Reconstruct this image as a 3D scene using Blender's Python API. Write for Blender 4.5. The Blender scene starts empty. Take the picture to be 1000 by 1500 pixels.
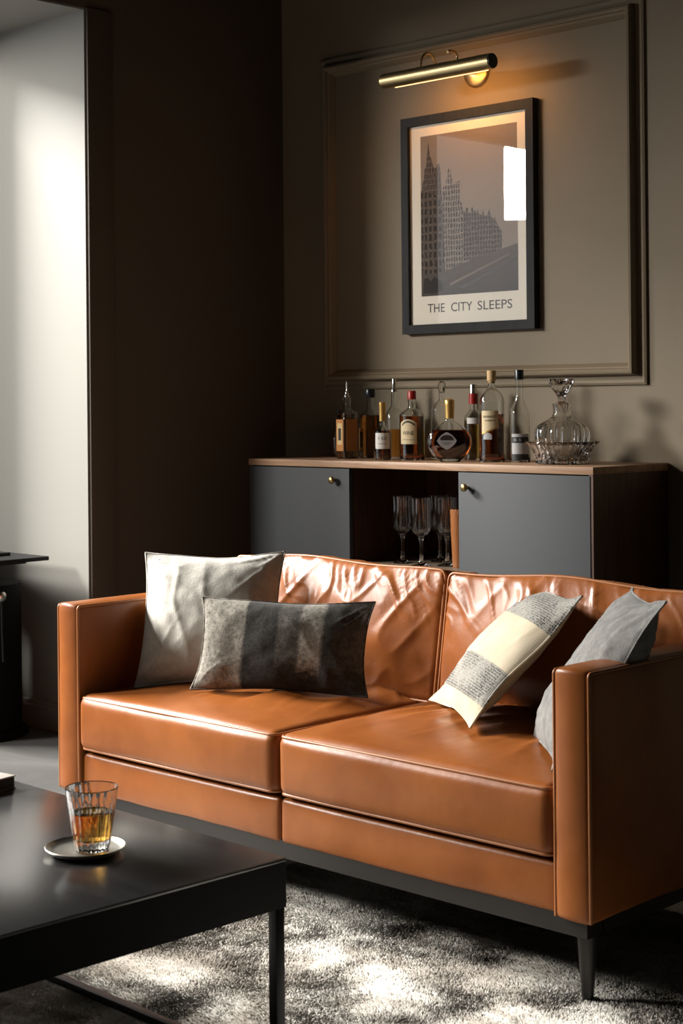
import bpy, bmesh, math, random
import numpy as np
from mathutils import Vector, Matrix
PI = math.pi
random.seed(7)
rng = np.random.default_rng(7)
scn = bpy.context.scene
COL = scn.collection

# ------------------------------------------------------------------ camera
cam = bpy.data.cameras.new('camera')
cam_o = bpy.data.objects.new('camera', cam); COL.objects.link(cam_o)
cam.sensor_fit = 'AUTO'; cam.sensor_width = 36.0
cam.lens = 2413.6 * 36.0 / 1500.0
cam.shift_y = -(750.0 - 587.6) / 1500.0
cam_o.matrix_world = (Matrix.Translation((0, -4.9732, 1.3)) @ Matrix.Rotation(math.radians(44.14), 4, 'Z')
                      @ Matrix.Rotation(PI / 2, 4, 'X') @ Matrix.Rotation(math.radians(-0.52), 4, 'Z'))
cam.clip_start = 0.05
cam.dof.use_dof = True
cam.dof.focus_distance = 5.0
cam.dof.aperture_fstop = 9.0
scn.camera = cam_o

# ------------------------------------------------------------------ view, world, daylight
vs = scn.view_settings
vs.view_transform = 'Standard'; vs.look = 'None'; vs.gamma = 1.0; vs.use_curve_mapping = False
vs.exposure = 0.0
scn.cycles.max_bounces = 10
scn.cycles.transmission_bounces = 10
scn.cycles.transparent_max_bounces = 16
scn.cycles.glossy_bounces = 5
scn.cycles.diffuse_bounces = 1
scn.cycles.sample_clamp_indirect = 4.0
scn.cycles.blur_glossy = 0.5

world = bpy.data.worlds.new('daylight_sky'); scn.world = world
world.use_nodes = True
bg = world.node_tree.nodes['Background']
bg.inputs[0].default_value = (0.96, 0.98, 1.0, 1)
bg.inputs[1].default_value = 1.3


def area_light(name, loc, target, sx, sy, power, color, spread=180):
    l = bpy.data.lights.new(name, 'AREA'); l.shape = 'RECTANGLE'; l.size = sx; l.size_y = sy
    l.energy = power; l.color = color; l.spread = math.radians(spread)
    o = bpy.data.objects.new(name, l); COL.objects.link(o)
    o.location = loc
    o.rotation_euler = (Vector(target) - Vector(loc)).to_track_quat('-Z', 'Y').to_euler()
    return o


DAY = area_light('daylight', (-7.6, -5.58, 3.2), (-3.6, -0.7, 1.4), 1.15, 1.0, 465, (1.0, 0.965, 0.90))
HIGH = area_light('daylight_high_sky', (-9.5, -3.4, 4.65), (-2.6, -2.3, 0.3), 2.4, 1.4, 2100, (1.0, 0.96, 0.90))

# ------------------------------------------------------------------ noise for shapes
def _hash(i, j, k, seed):
    h = (i.astype(np.int64) * 374761393 + j.astype(np.int64) * 668265263 + k.astype(np.int64) * 2147483647 + seed * 1274126177) & 0xffffffff
    h = ((h ^ (h >> 13)) * 1274126177) & 0xffffffff
    return ((h ^ (h >> 16)) & 0xffff) / 65535.0 * 2 - 1


def noise3(P, seed=0):
    P = np.asarray(P, float); F = np.floor(P).astype(np.int64); f = P - F
    f = f * f * f * (f * (f * 6 - 15) + 10)
    r = 0
    for a in (0, 1):
        for b in (0, 1):
            for c in (0, 1):
                w = (f[:, 0] if a else 1 - f[:, 0]) * (f[:, 1] if b else 1 - f[:, 1]) * (f[:, 2] if c else 1 - f[:, 2])
                r = r + w * _hash(F[:, 0] + a, F[:, 1] + b, F[:, 2] + c, seed)
    return r


def fbm(P, seed=0, octv=3):
    r = 0; a = 1.0; P = np.asarray(P, float)
    for o in range(octv):
        r = r + a * noise3(P, seed + o * 17); P = P * 2.03; a *= .5
    return r


def ridge(P, seed=0, k=1.0):
    return np.clip(1 - np.abs(noise3(P, seed)) * 2.2 * k, 0, 1) ** 1.5


# ------------------------------------------------------------------ materials
def mat(name, color, rough=0.5, metal=0.0, **kw):
    m = bpy.data.materials.new(name); m.use_nodes = True
    b = m.node_tree.nodes['Principled BSDF']
    b.inputs['Base Color'].default_value = (*color, 1); b.inputs['Roughness'].default_value = rough
    b.inputs['Metallic'].default_value = metal
    for k, v in kw.items():
        b.inputs[k.replace('_', ' ')].default_value = v
    return m


def N(m, t, **kw):
    n = m.node_tree.nodes.new(t)
    for k, v in kw.items():
        if k in n.inputs: n.inputs[k].default_value = v
        else: setattr(n, k, v)
    return n


def L(m, a, b): m.node_tree.links.new(a, b)
def BS(m): return m.node_tree.nodes['Principled BSDF']


def coords(m, scale=(1, 1, 1), rot=(0, 0, 0), kind='Object'):
    tc = N(m, 'ShaderNodeTexCoord'); mp = N(m, 'ShaderNodeMapping')
    mp.inputs['Scale'].default_value = scale; mp.inputs['Rotation'].default_value = rot
    L(m, tc.outputs[kind], mp.inputs['Vector']); return mp.outputs['Vector']


def ramp(m, fac, stops):
    r = N(m, 'ShaderNodeValToRGB'); e = r.color_ramp.elements
    while len(e) < len(stops): e.new(0.5)
    for i, (p, c) in enumerate(stops):
        e[i].position = p; e[i].color = (*c, 1) if len(c) == 3 else c
    L(m, fac, r.inputs['Fac']); return r.outputs['Color']


def noise_n(m, vec, scale, detail=3, rough=.5, dist=0):
    n = N(m, 'ShaderNodeTexNoise', Scale=scale, Detail=detail, Roughness=rough, Distortion=dist)
    L(m, vec, n.inputs['Vector']); return n.outputs['Fac']


def bump(m, fac, strength, dist, prev=None):
    b = N(m, 'ShaderNodeBump', Strength=strength, Distance=dist); L(m, fac, b.inputs['Height'])
    if prev: L(m, prev, b.inputs['Normal'])
    L(m, b.outputs['Normal'], BS(m).inputs['Normal']); return b.outputs['Normal']


def leather_mat(name):
    m = mat(name, (0.4, 0.13, 0.035), 0.36)
    v = coords(m)
    n1 = noise_n(m, v, 3.5, 4, .6)
    c = ramp(m, n1, [(0.3, (0.24, 0.068, 0.014)), (0.52, (0.32, 0.097, 0.021)), (0.75, (0.38, 0.123, 0.029))])
    L(m, c, BS(m).inputs['Base Color'])
    n2 = noise_n(m, v, 9, 3)
    r = ramp(m, n2, [(0.3, (.29,) * 3), (0.7, (.40,) * 3)]); L(m, r, BS(m).inputs['Roughness'])
    vo = N(m, 'ShaderNodeTexVoronoi', Scale=420); L(m, v, vo.inputs['Vector'])
    b1 = bump(m, vo.outputs['Distance'], .10, .0006)
    n3 = noise_n(m, v, 22, 3, .6)
    bump(m, n3, .22, .004, b1)
    BS(m).inputs['Specular IOR Level'].default_value = 0.38
    return m


M = {}
M['leather'] = leather_mat('tan_leather')
M['piping'] = mat('piping_leather', (0.40, 0.15, 0.05), 0.35)
M['dark_wood_frame'] = mat('black_stained_wood', (0.012, 0.010, 0.009), 0.42)
M['black_metal'] = mat('black_metal', (0.012, 0.012, 0.013), 0.38, 0.3)
M['brass'] = mat('brushed_brass', (0.62, 0.48, 0.25), 0.38, 1.0)
_m = M['brass']; v = coords(_m, (2, 90, 90)); bump(_m, noise_n(_m, v, 6, 3), .12, .0008)
M['brass_dark'] = mat('aged_brass', (0.40, 0.29, 0.13), 0.35, 1.0)
M['silver'] = mat('steel', (0.7, 0.69, 0.66), 0.25, 1.0)
M['nickel'] = mat('satin_nickel_plate', (0.62, 0.6, 0.54), 0.3, 0.9)


def wall_mat():
    m = mat('taupe_wall_paint', (0.2, 0.165, 0.12), 0.6)
    v = coords(m)
    c = ramp(m, noise_n(m, v, 1.3, 5, .6), [(0.3, (0.205, 0.160, 0.104)), (0.7, (0.245, 0.192, 0.127))])
    L(m, c, BS(m).inputs['Base Color'])
    v2 = coords(m, (1, 1, .25))
    b = bump(m, noise_n(m, v2, 60, 3), .08, .002)
    bump(m, noise_n(m, v, 400, 2), .10, .0006, b)
    BS(m).inputs['Specular IOR Level'].default_value = .35
    return m


M['wall'] = wall_mat()
M['wall_shaded'] = mat('shade_darkened_wall_paint', (0.10, 0.078, 0.055), 0.6)  # left wall's paint with its shade put into the colour as a darker tone
M['bay_cream'] = mat('cream_bay_paint', (0.255, 0.248, 0.225), 0.6)
_m = M['bay_cream']; bump(_m, noise_n(_m, coords(_m, (1, 1, .25)), 60, 3), .08, .002)
M['wall_dark'] = mat('dark_room_paint', (0.02, 0.017, 0.014), 0.8)
M['ceiling'] = mat('ceiling_paint', (0.04, 0.035, 0.028), 0.8)


def floor_mat():
    m = mat('grey_concrete', (0.2, 0.2, 0.195), 0.7)
    v = coords(m)
    n = noise_n(m, v, 1.6, 8, .65, .6)
    c = ramp(m, n, [(0.3, (0.035, 0.034, 0.032)), (0.5, (0.062, 0.061, 0.058)), (0.72, (0.10, 0.098, 0.093))])
    L(m, c, BS(m).inputs['Base Color'])
    bump(m, noise_n(m, v, 40, 4), .15, .003)
    return m


M['floor'] = floor_mat()


def rug_mat(name, dark=1.0):
    m = mat(name, (.6, .58, .54), 0.95)
    v = coords(m, (1.0, 1.9, 1), (0, 0, .35))
    n = noise_n(m, v, 2.1, 6, .62, .9)
    c1 = ramp(m, n, [(0.36, (0.42 * dark, 0.38 * dark, 0.33 * dark)), (0.46, (0.60 * dark, 0.56 * dark, 0.50 * dark)), (0.54, (0.78 * dark, 0.75 * dark, 0.69 * dark)), (0.8, (0.86 * dark, 0.83 * dark, 0.77 * dark))])
    v3 = coords(m)
    n2 = noise_n(m, v3, 90, 2)
    c2 = ramp(m, n2, [(0.3, (.62, .6, .58)), (0.62, (1, 1, 1))])
    mx = N(m, 'ShaderNodeMix', data_type='RGBA', blend_type='MULTIPLY'); mx.inputs['Factor'].default_value = .8
    L(m, c1, mx.inputs['A']); L(m, c2, mx.inputs['B']); L(m, mx.outputs['Result'], BS(m).inputs['Base Color'])
    BS(m).inputs['Specular IOR Level'].default_value = .1
    return m


M['rug'] = rug_mat('wool_rug', .85)
M['pile'] = rug_mat('wool_pile', 1.0)


def wood_mat(name, c0, c1, c2, axis='X', rough=.45, scale=1.0):
    m = mat(name, c1, rough)
    s = {'X': (1.2, 14, 14), 'Y': (14, 1.2, 14), 'Z': (14, 14, 1.2)}[axis]
    v = coords(m, tuple(k * scale for k in s))
    n = noise_n(m, v, 2.0, 6, .65, 1.2)
    L(m, ramp(m, n, [(0.28, c0), (0.5, c1), (0.75, c2)]), BS(m).inputs['Base Color'])
    bump(m, n, .08, .001)
    return m


M['walnut'] = wood_mat('walnut_top', (0.20, 0.11, 0.06), (0.34, 0.20, 0.12), (0.44, 0.28, 0.17), 'X')
M['walnut_dark'] = wood_mat('dark_walnut', (0.025, 0.011, 0.006), (0.06, 0.026, 0.013), (0.10, 0.045, 0.022), 'Z', .4)
M['shelf_wood'] = wood_mat('shelf_walnut', (0.13, 0.09, 0.06), (0.2, 0.15, 0.11), (0.28, 0.2, 0.15), 'X')
M['door_paint'] = mat('slate_grey_lacquer', (0.060, 0.063, 0.068), 0.6, Specular_IOR_Level=0.2)
M['table_top'] = wood_mat('black_oak_top', (0.020, 0.020, 0.021), (0.032, 0.032, 0.034), (0.05, 0.05, 0.052), 'X', .21)
BS(M['table_top']).inputs['Specular IOR Level'].default_value = 1.0; BS(M['table_top']).inputs['IOR'].default_value = 2.1
M['black_wood'] = mat('black_lacquer_wood', (0.006, 0.006, 0.007), 0.5, Specular_IOR_Level=0.3)
M['matt_black'] = mat('matt_black_drum', (0.005, 0.005, 0.005), 0.7, Specular_IOR_Level=0.15)
M['frame_wood'] = wood_mat('charcoal_frame_wood', (0.010, 0.010, 0.011), (0.016, 0.016, 0.017), (0.024, 0.024, 0.025), 'Z', .6)
BS(M['frame_wood']).inputs['Specular IOR Level'].default_value = .2


def fabric_mat(name, color, scale=520, str_=.5, var=.12, rough=.92):
    m = mat(name, color, rough)
    v = coords(m)
    n = noise_n(m, v, 34, 5, .7)
    c = ramp(m, n, [(0.25, tuple(k * (1 - var * 1.8) for k in color)), (0.7, tuple(min(1, k * (1 + var)) for k in color))])
    L(m, c, BS(m).inputs['Base Color'])
    w1 = N(m, 'ShaderNodeTexWave', Scale=scale / 6.0, Distortion=1.5, bands_direction='X'); L(m, v, w1.inputs['Vector'])
    w2 = N(m, 'ShaderNodeTexWave', Scale=scale / 6.0, Distortion=1.5, bands_direction='Z'); L(m, v, w2.inputs['Vector'])
    b = bump(m, w1.outputs['Fac'], str_ * .5, .0006)
    b = bump(m, w2.outputs['Fac'], str_ * .5, .0006, b)
    bump(m, noise_n(m, v, 120, 4, .7), str_, .0016, b)
    BS(m).inputs['Specular IOR Level'].default_value = .15
    BS(m).inputs['Sheen Weight'].default_value = .15
    return m


M['white_linen'] = fabric_mat('white_linen', (0.66, 0.63, 0.57))
M['grey_linen'] = fabric_mat('grey_linen', (0.27, 0.265, 0.255), var=.25)
M['brown_back'] = fabric_mat('brown_back_fabric', (0.30, 0.20, 0.10))


def lumbar_mat():
    m = fabric_mat('distressed_charcoal_jacquard', (0.1, 0.095, 0.085), str_=.7)
    v = coords(m)
    sx = N(m, 'ShaderNodeSeparateXYZ'); L(m, v, sx.inputs[0])
    # vertical bands across the width, ragged with noise; local x runs -.25..+.25
    nz = noise_n(m, coords(m, (1, 1, .35)), 16, 5, .7)
    ad = N(m, 'ShaderNodeMath', operation='MULTIPLY_ADD'); L(m, nz, ad.inputs[0]); ad.inputs[1].default_value = .03; L(m, sx.outputs['X'], ad.inputs[2])
    mr = N(m, 'ShaderNodeMapRange'); L(m, ad.outputs[0], mr.inputs['Value'])
    mr.inputs['From Min'].default_value = -.235; mr.inputs['From Max'].default_value = .265
    lt = (0.30, 0.275, 0.235); dk = (0.040, 0.037, 0.033); md = (0.11, 0.10, 0.088)
    band = ramp(m, mr.outputs[0], [(0.0, lt), (0.28, lt), (0.295, dk), (0.47, dk), (0.485, md), (0.60, md), (0.62, lt), (0.72, lt), (0.745, dk), (1.0, md)])
    # lower part dark, ragged
    zz = N(m, 'ShaderNodeMath', operation='MULTIPLY_ADD'); L(m, noise_n(m, v, 13, 6, .7), zz.inputs[0]); zz.inputs[1].default_value = .22; L(m, sx.outputs['Z'], zz.inputs[2])
    low = ramp(m, zz.outputs[0], [(0.02, (0, 0, 0)), (0.05, (1, 1, 1))])
    wear = ramp(m, noise_n(m, v, 75, 8, .85), [(0.38, (.40,) * 3), (0.62, (1.25,) * 3)])
    mx = N(m, 'ShaderNodeMix', data_type='RGBA'); L(m, low, mx.inputs['Factor']); mx.inputs['A'].default_value = (0.04, 0.037, 0.033, 1); L(m, band, mx.inputs['B'])
    # left quarter keeps its light thread all the way down
    lf = ramp(m, mr.outputs[0], [(0.0, (1, 1, 1)), (0.27, (1, 1, 1)), (0.30, (0, 0, 0)), (1, (0, 0, 0))])
    m2 = N(m, 'ShaderNodeMix', data_type='RGBA'); L(m, lf, m2.inputs['Factor']); L(m, mx.outputs['Result'], m2.inputs['A']); L(m, band, m2.inputs['B'])
    mm = N(m, 'ShaderNodeMix', data_type='RGBA', blend_type='MULTIPLY'); mm.inputs['Factor'].default_value = 1
    L(m, m2.outputs['Result'], mm.inputs['A']); L(m, wear, mm.inputs['B']); L(m, mm.outputs['Result'], BS(m).inputs['Base Color'])
    return m


M['lumbar'] = lumbar_mat()


def cream_mat():
    m = fabric_mat('cream_cotton_with_woven_bands', (0.62, 0.53, 0.38), str_=.4)
    v = coords(m)
    sx = N(m, 'ShaderNodeSeparateXYZ'); L(m, v, sx.inputs[0])
    mr = N(m, 'ShaderNodeMapRange'); L(m, sx.outputs['Z'], mr.inputs['Value'])
    mr.inputs['From Min'].default_value = -.21; mr.inputs['From Max'].default_value = .21
    msk = ramp(m, mr.outputs[0], [(0, (0, 0, 0)), (0.13, (0, 0, 0)), (0.14, (1, 1, 1)), (0.37, (1, 1, 1)), (0.38, (0, 0, 0)), (0.70, (0, 0, 0)), (0.71, (1, 1, 1)), (0.985, (1, 1, 1))])
    ck = N(m, 'ShaderNodeTexVoronoi', Scale=1.0, feature='F1'); ck.inputs['Randomness'].default_value = .35
    L(m, coords(m, (190, 30, 150), (0, .0, 0)), ck.inputs['Vector'])
    wv = ramp(m, ck.outputs['Distance'], [(0.25, (0.04, 0.04, 0.04)), (0.55, (0.36, 0.345, 0.31))])
    mx = N(m, 'ShaderNodeMix', data_type='RGBA'); L(m, msk, mx.inputs['Factor'])
    cr = ramp(m, noise_n(m, v, 9, 4), [(0.3, (0.56, 0.47, 0.33)), (0.7, (0.68, 0.59, 0.44))])
    L(m, cr, mx.inputs['A']); L(m, wv, mx.inputs['B']); L(m, mx.outputs['Result'], BS(m).inputs['Base Color'])
    return m


M['cream'] = cream_mat()


def glass_mat(name, color=(1, 1, 1), rough=0.0, ior=1.5):
    return mat(name, color, rough, 0.0, Transmission_Weight=1.0, IOR=ior)


M['glass'] = glass_mat('clear_glass', (.97, .98, .97))
M['crystal'] = glass_mat('cut_crystal', (.98, .98, .97), ior=1.56)
M['amber'] = glass_mat('amber_spirit', (0.95, 0.42, 0.08), ior=1.36)
M['amber_dark'] = glass_mat('dark_amber_spirit', (0.60, 0.14, 0.025), ior=1.36)
M['gold_liquid'] = glass_mat('golden_spirit', (0.85, 0.58, 0.16), ior=1.36)
M['whisky'] = glass_mat('whisky', (0.95, 0.50, 0.10), ior=1.36)
M['red_wax'] = mat('red_wax', (0.35, 0.015, 0.012), .35)
M['cork'] = mat('pale_cork', (0.55, 0.36, 0.17), .7)
M['black_cap'] = mat('black_cap', (0.008, 0.012, 0.016), .3)
M['gold_foil'] = mat('gold_foil', (0.70, 0.45, 0.14), .35, .8)
M['paper_white'] = mat('white_label_paper', (.72, .70, .66), .7)
M['paper_cream'] = mat('cream_label_paper', (.66, .54, .33), .7)
M['paper_amber'] = mat('amber_label_paper', (.45, .19, .05), .6)
M['paper_gold'] = mat('old_gold_label_paper', (.58, .42, .20), .6)
M['paper_silver'] = mat('silver_grey_label', (.42, .42, .43), .5)
M['paper_black'] = mat('black_label', (.02, .02, .022), .5)
M['ink'] = mat('dark_ink', (.03, .025, .02), .6)


def pane_mat(name, tint=(1, 1, 1), extra=0.0):
    m = bpy.data.materials.new(name); m.use_nodes = True; nt = m.node_tree; nt.nodes.clear()
    out = nt.nodes.new('ShaderNodeOutputMaterial'); mix = nt.nodes.new('ShaderNodeMixShader')
    tr = nt.nodes.new('ShaderNodeBsdfTransparent'); gl = nt.nodes.new('ShaderNodeBsdfGlossy'); fr = nt.nodes.new('ShaderNodeFresnel')
    tr.inputs[0].default_value = (*tint, 1); gl.inputs['Roughness'].default_value = 0.01; 
    geo = nt.nodes.new('ShaderNodeNewGeometry'); mi = nt.nodes.new('ShaderNodeMix')      # same reflectance from both faces of a thin pane
    mi.inputs[2].default_value = 1.45; mi.inputs[3].default_value = 1 / 1.45
    nt.links.new(geo.outputs['Backfacing'], mi.inputs[0]); nt.links.new(mi.outputs[0], fr.inputs['IOR'])
    nt.links.new(fr.outputs[0], mix.inputs[0]); nt.links.new(tr.outputs[0], mix.inputs[1]); nt.links.new(gl.outputs[0], mix.inputs[2]); nt.links.new(mix.outputs[0], out.inputs[0])
    return m


M['pane'] = pane_mat('thin_glass_pane')

# ------------------------------------------------------------------ object helpers
def mesh_obj(name, verts, faces, material, parent=None, smooth=False, auto=None):
    me = bpy.data.meshes.new(name)
    me.from_pydata([tuple(map(float, p)) for p in verts], [], [tuple(int(i) for i in f) for f in faces]); me.update()
    if smooth: me.polygons.foreach_set('use_smooth', [True] * len(me.polygons))
    o = bpy.data.objects.new(name, me); COL.objects.link(o)
    if material: me.materials.append(material)
    if parent: o.parent = parent
    if auto is not None: me.set_sharp_from_angle(angle=math.radians(auto))
    return o


def bm_obj(name, bm, material, parent=None, smooth=False, auto=None):
    bmesh.ops.recalc_face_normals(bm, faces=bm.faces)
    me = bpy.data.meshes.new(name); bm.to_mesh(me); bm.free()
    if smooth: me.polygons.foreach_set('use_smooth', [True] * len(me.polygons))
    o = bpy.data.objects.new(name, me); COL.objects.link(o)
    if material: me.materials.append(material)
    if parent: o.parent = parent
    if auto is not None: me.set_sharp_from_angle(angle=math.radians(auto))
    return o


def add_box(bm, lo, hi, bev=0.0, seg=2):
    r = bmesh.ops.create_cube(bm, size=1.0); vs_ = r['verts']
    for v in vs_:
        v.co = Vector([lo[i] + (v.co[i] + .5) * (hi[i] - lo[i]) for i in range(3)])
    if bev:
        es = list({e for v in vs_ for e in v.link_edges})
        bmesh.ops.bevel(bm, geom=es, offset=bev, segments=seg, profile=.5, affect='EDGES')


def box(name, lo, hi, material, parent=None, bev=0.0, seg=2):
    bm = bmesh.new(); add_box(bm, lo, hi, bev, seg)
    return bm_obj(name, bm, material, parent, smooth=bool(bev), auto=40 if bev else None)


def empty(name, loc, label=None, cat=None, group=None, rotz=0):
    o = bpy.data.objects.new(name, None); COL.objects.link(o); o.location = loc; o.rotation_euler = (0, 0, rotz)
    o.empty_display_size = .05
    if label: tag(o, label, cat, group)
    return o


def tag(o, label, cat, group=None):
    o['label'] = label; o['category'] = cat
    if group: o['group'] = group
    return o


def struct(o):
    o['kind'] = 'structure'; return o


def tube_geo(path, rad, seg=8, closed=False, caps=True):
    P = [Vector(p) for p in path]; n = len(P); V = []; F = []
    rads = rad if hasattr(rad, '__len__') else [rad] * n
    up = None
    for i in range(n):
        a = P[(i - 1) % n] if (closed or i > 0) else P[i]; b = P[(i + 1) % n] if (closed or i < n - 1) else P[i]
        t = (b - a)
        t = t.normalized() if t.length > 1e-9 else Vector((0, 0, 1))
        if up is None:
            up = Vector((0, 0, 1)) if abs(t.z) < .9 else Vector((1, 0, 0))
        s = t.cross(up)
        if s.length < 1e-6: s = t.orthogonal()
        s.normalize(); up = s.cross(t).normalized()
        for k in range(seg):
            ang = 2 * PI * k / seg; V.append(P[i] + (s * math.cos(ang) + up * math.sin(ang)) * rads[i])
    m = n if closed else n - 1
    for i in range(m):
        for k in range(seg):
            a = i * seg + k; b = i * seg + (k + 1) % seg; c = ((i + 1) % n) * seg + (k + 1) % seg; d = ((i + 1) % n) * seg + k
            F.append((a, b, c, d))
    if caps and not closed:
        F.append(tuple(range(seg))[::-1]); F.append(tuple((n - 1) * seg + k for k in range(seg)))
    return V, F


def tube(name, path, rad, material, parent=None, seg=8, closed=False):
    V, F = tube_geo(path, rad, seg, closed)
    return mesh_obj(name, V, F, material, parent, True, 60)


def lathe(name, prof, material, parent=None, seg=48, loc=(0, 0, 0), rib=None, closed=False, auto=50, sq=0):
    """prof: (r, z) list; rib: f(theta, r, z) -> radius; sq>0 turns the ring towards a rounded square."""
    V = []; F = []; n = len(prof)
    for (r, z) in prof:
        for k in range(seg):
            t = 2 * PI * k / seg; rr = rib(t, r, z) if rib else r
            if sq and r > 0:
                c = abs(math.cos(t)) ** sq + abs(math.sin(t)) ** sq
                rr = rr / c ** (1 / sq)
            V.append((rr * math.cos(t) + loc[0], rr * math.sin(t) + loc[1], z + loc[2]))
    for i in range(n if closed else n - 1):
        for k in range(seg):
            j = (i + 1) % n
            F.append((i * seg + k, i * seg + (k + 1) % seg, j * seg + (k + 1) % seg, j * seg + k))
    if not closed:
        if prof[0][0] > 1e-5: F.append(tuple(range(seg))[::-1])
        if prof[-1][0] > 1e-5: F.append(tuple((n - 1) * seg + k for k in range(seg)))
    bm = bmesh.new(); vv = [bm.verts.new(p) for p in V]
    for f in F:
        try: bm.faces.new([vv[i] for i in f])
        except ValueError: pass
    bmesh.ops.remove_doubles(bm, verts=bm.verts, dist=1e-6)
    return bm_obj(name, bm, material, parent, True, auto)


def rounded_box_geo(half, r, n=(20, 20, 20), fine=5):
    """dense box with rounded edges; returns verts, faces (welded) and face normals by position."""
    hx, hy, hz = half
    def ticks(h, m):
        core = np.linspace(-h + r, h - r, m); e = r * (1 - np.cos(np.linspace(0, PI / 2, fine + 1)))  # edge band
        lo = -h + e[:-1] ; hi = -lo[::-1]
        return np.concatenate([lo, core, hi])
    T = [ticks(hx, n[0]), ticks(hy, n[1]), ticks(hz, n[2])]
    bm = bmesh.new(); allv = {}
    def getv(p):
        k = (round(p[0], 6), round(p[1], 6), round(p[2], 6))
        if k not in allv: allv[k] = len(allv)
        return allv[k]
    faces = []
    for ax in range(3):
        a, b = [i for i in range(3) if i != ax]
        for s in (-1, 1):
            A, B = T[a], T[b]
            idx = np.empty((len(A), len(B)), int)
            for i, x in enumerate(A):
                for j, y in enumerate(B):
                    p = [0, 0, 0]; p[ax] = s * half[ax]; p[a] = x; p[b] = y; idx[i, j] = getv(p)
            fl = (s > 0) ^ (ax == 1)
            for i in range(len(A) - 1):
                for j in range(len(B) - 1):
                    q = (idx[i, j], idx[i + 1, j], idx[i + 1, j + 1], idx[i, j + 1]); faces.append(q if fl else q[::-1])
    bm.free()
    P = np.array(list(allv.keys()), float)
    h = np.array(half); inner = np.clip(P, -(h - r), h - r); d = P - inner; ln = np.linalg.norm(d, axis=1, keepdims=True)
    nrm = d / np.maximum(ln, 1e-9)
    P2 = inner + nrm * r
    return P2, faces, nrm


# ================================================================== ROOM SHELL
XL = -5.167; YJ = -1.0586; ZO = 2.838; XB = -5.95; ZC = 3.15; XR = 1.7; YF = -7.2; YE = -5.3
struct(box('floor', (-6.15, YF, -.12), (XR, .15, 0), M['floor']))
struct(box('ceiling', (-6.15, YF, ZC), (XR, .15, ZC + .12), M['ceiling']))
struct(box('wall_back', (XL, 0, 0), (XR, .15, ZC), M['wall']))
struct(box('wall_right', (XR, YF, 0), (XR + .15, .15, ZC), M['wall_dark']))
struct(box('wall_front', (-6.15, YF - .15, 0), (XR, YF, ZC), M['wall_dark']))
WY0, WY1, WZ0, WZ1 = -5.0, -1.35, 0.62, 2.832
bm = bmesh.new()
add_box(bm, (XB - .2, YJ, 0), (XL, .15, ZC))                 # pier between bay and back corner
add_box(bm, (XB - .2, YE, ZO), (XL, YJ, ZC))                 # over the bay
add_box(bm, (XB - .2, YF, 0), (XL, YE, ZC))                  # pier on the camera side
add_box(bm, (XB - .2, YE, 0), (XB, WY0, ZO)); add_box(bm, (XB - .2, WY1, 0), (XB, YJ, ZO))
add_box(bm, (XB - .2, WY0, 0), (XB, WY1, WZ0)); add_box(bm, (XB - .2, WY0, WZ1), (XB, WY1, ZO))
struct(bm_obj('wall_left', bm, M['wall_shaded']))
bm = bmesh.new(); k_ = .008                                   # plastered lining of the bay
add_box(bm, (XB, YJ - k_, 0), (XL - .0005, YJ - .0003, ZO - .0003)); add_box(bm, (XB, YE + .0003, 0), (XL - .0005, YE + k_, ZO - .0003))
add_box(bm, (XB, YE + k_, ZO - k_), (XL - .0005, YJ - k_, ZO - .0003))
struct(bm_obj('wall_bay', bm, M['bay_cream']))
# window in the bay
win = struct(empty('window_1', (XB - .1, (WY0 + WY1) / 2, WZ0)))
def rel(o, p): return (p[0] - o.location[0], p[1] - o.location[1], p[2] - o.location[2])
bm = bmesh.new(); t = .035
for (y0, y1, z0, z1) in ((WY0, WY0 + t, WZ0, WZ1), (WY1 - t, WY1, WZ0, WZ1), (WY0 + t, WY1 - t, WZ0, WZ0 + t), (WY0 + t, WY1 - t, WZ1 - t, WZ1),
                         ((WY0 + WY1) / 2 - .02, (WY0 + WY1) / 2 + .02, WZ0 + t, WZ1 - t)):
    add_box(bm, rel(win, (XB - .13, y0, z0)), rel(win, (XB - .07, y1, z1)))
bm_obj('window_frame', bm, M['black_metal'], win)
box('window_pane', rel(win, (XB - .102, WY0 + t, WZ0 + t)), rel(win, (XB - .098, WY1 - t, WZ1 - t)), M['pane'], win)
# baseboards: profile boards
def baseboard(name, p0, p1, nrm):
    prof = [(0, 0), (.016, 0), (.016, .085), (.011, .093), (.011, .100), (.006, .108), (0, .110)]
    V = []; F = []
    for p in (p0, p1):
        for d, z in prof: V.append((p[0] + nrm[0] * d, p[1] + nrm[1] * d, z))
    k = len(prof)
    for i in range(k): F.append((i, (i + 1) % k, k + (i + 1) % k, k + i))
    F.append(tuple(range(k))); F.append(tuple(range(k, 2 * k))[::-1])
    bm = bmesh.new(); vv = [bm.verts.new(p) for p in V]
    for f in F: bm.faces.new([vv[i] for i in f])
    return struct(bm_obj(name, bm, M['bay_cream'] if 'bay' in name else M['wall_shaded'] if 'left' in name else M['wall']))
baseboard('baseboard_bay', (XB, YJ - .008, 0), (XL - .001, YJ - .008, 0), (0, -1))
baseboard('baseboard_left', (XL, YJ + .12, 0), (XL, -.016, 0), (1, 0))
baseboard('baseboard_back', (XL, 0, 0), (XR, 0, 0), (0, -1))
# flat casing on the left wall beside the bay opening
struct(box('trim_1', (XL, YJ, 0), (XL + .012, YJ + .122, ZO + .0), M['wall_shaded'], bev=.002))

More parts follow.
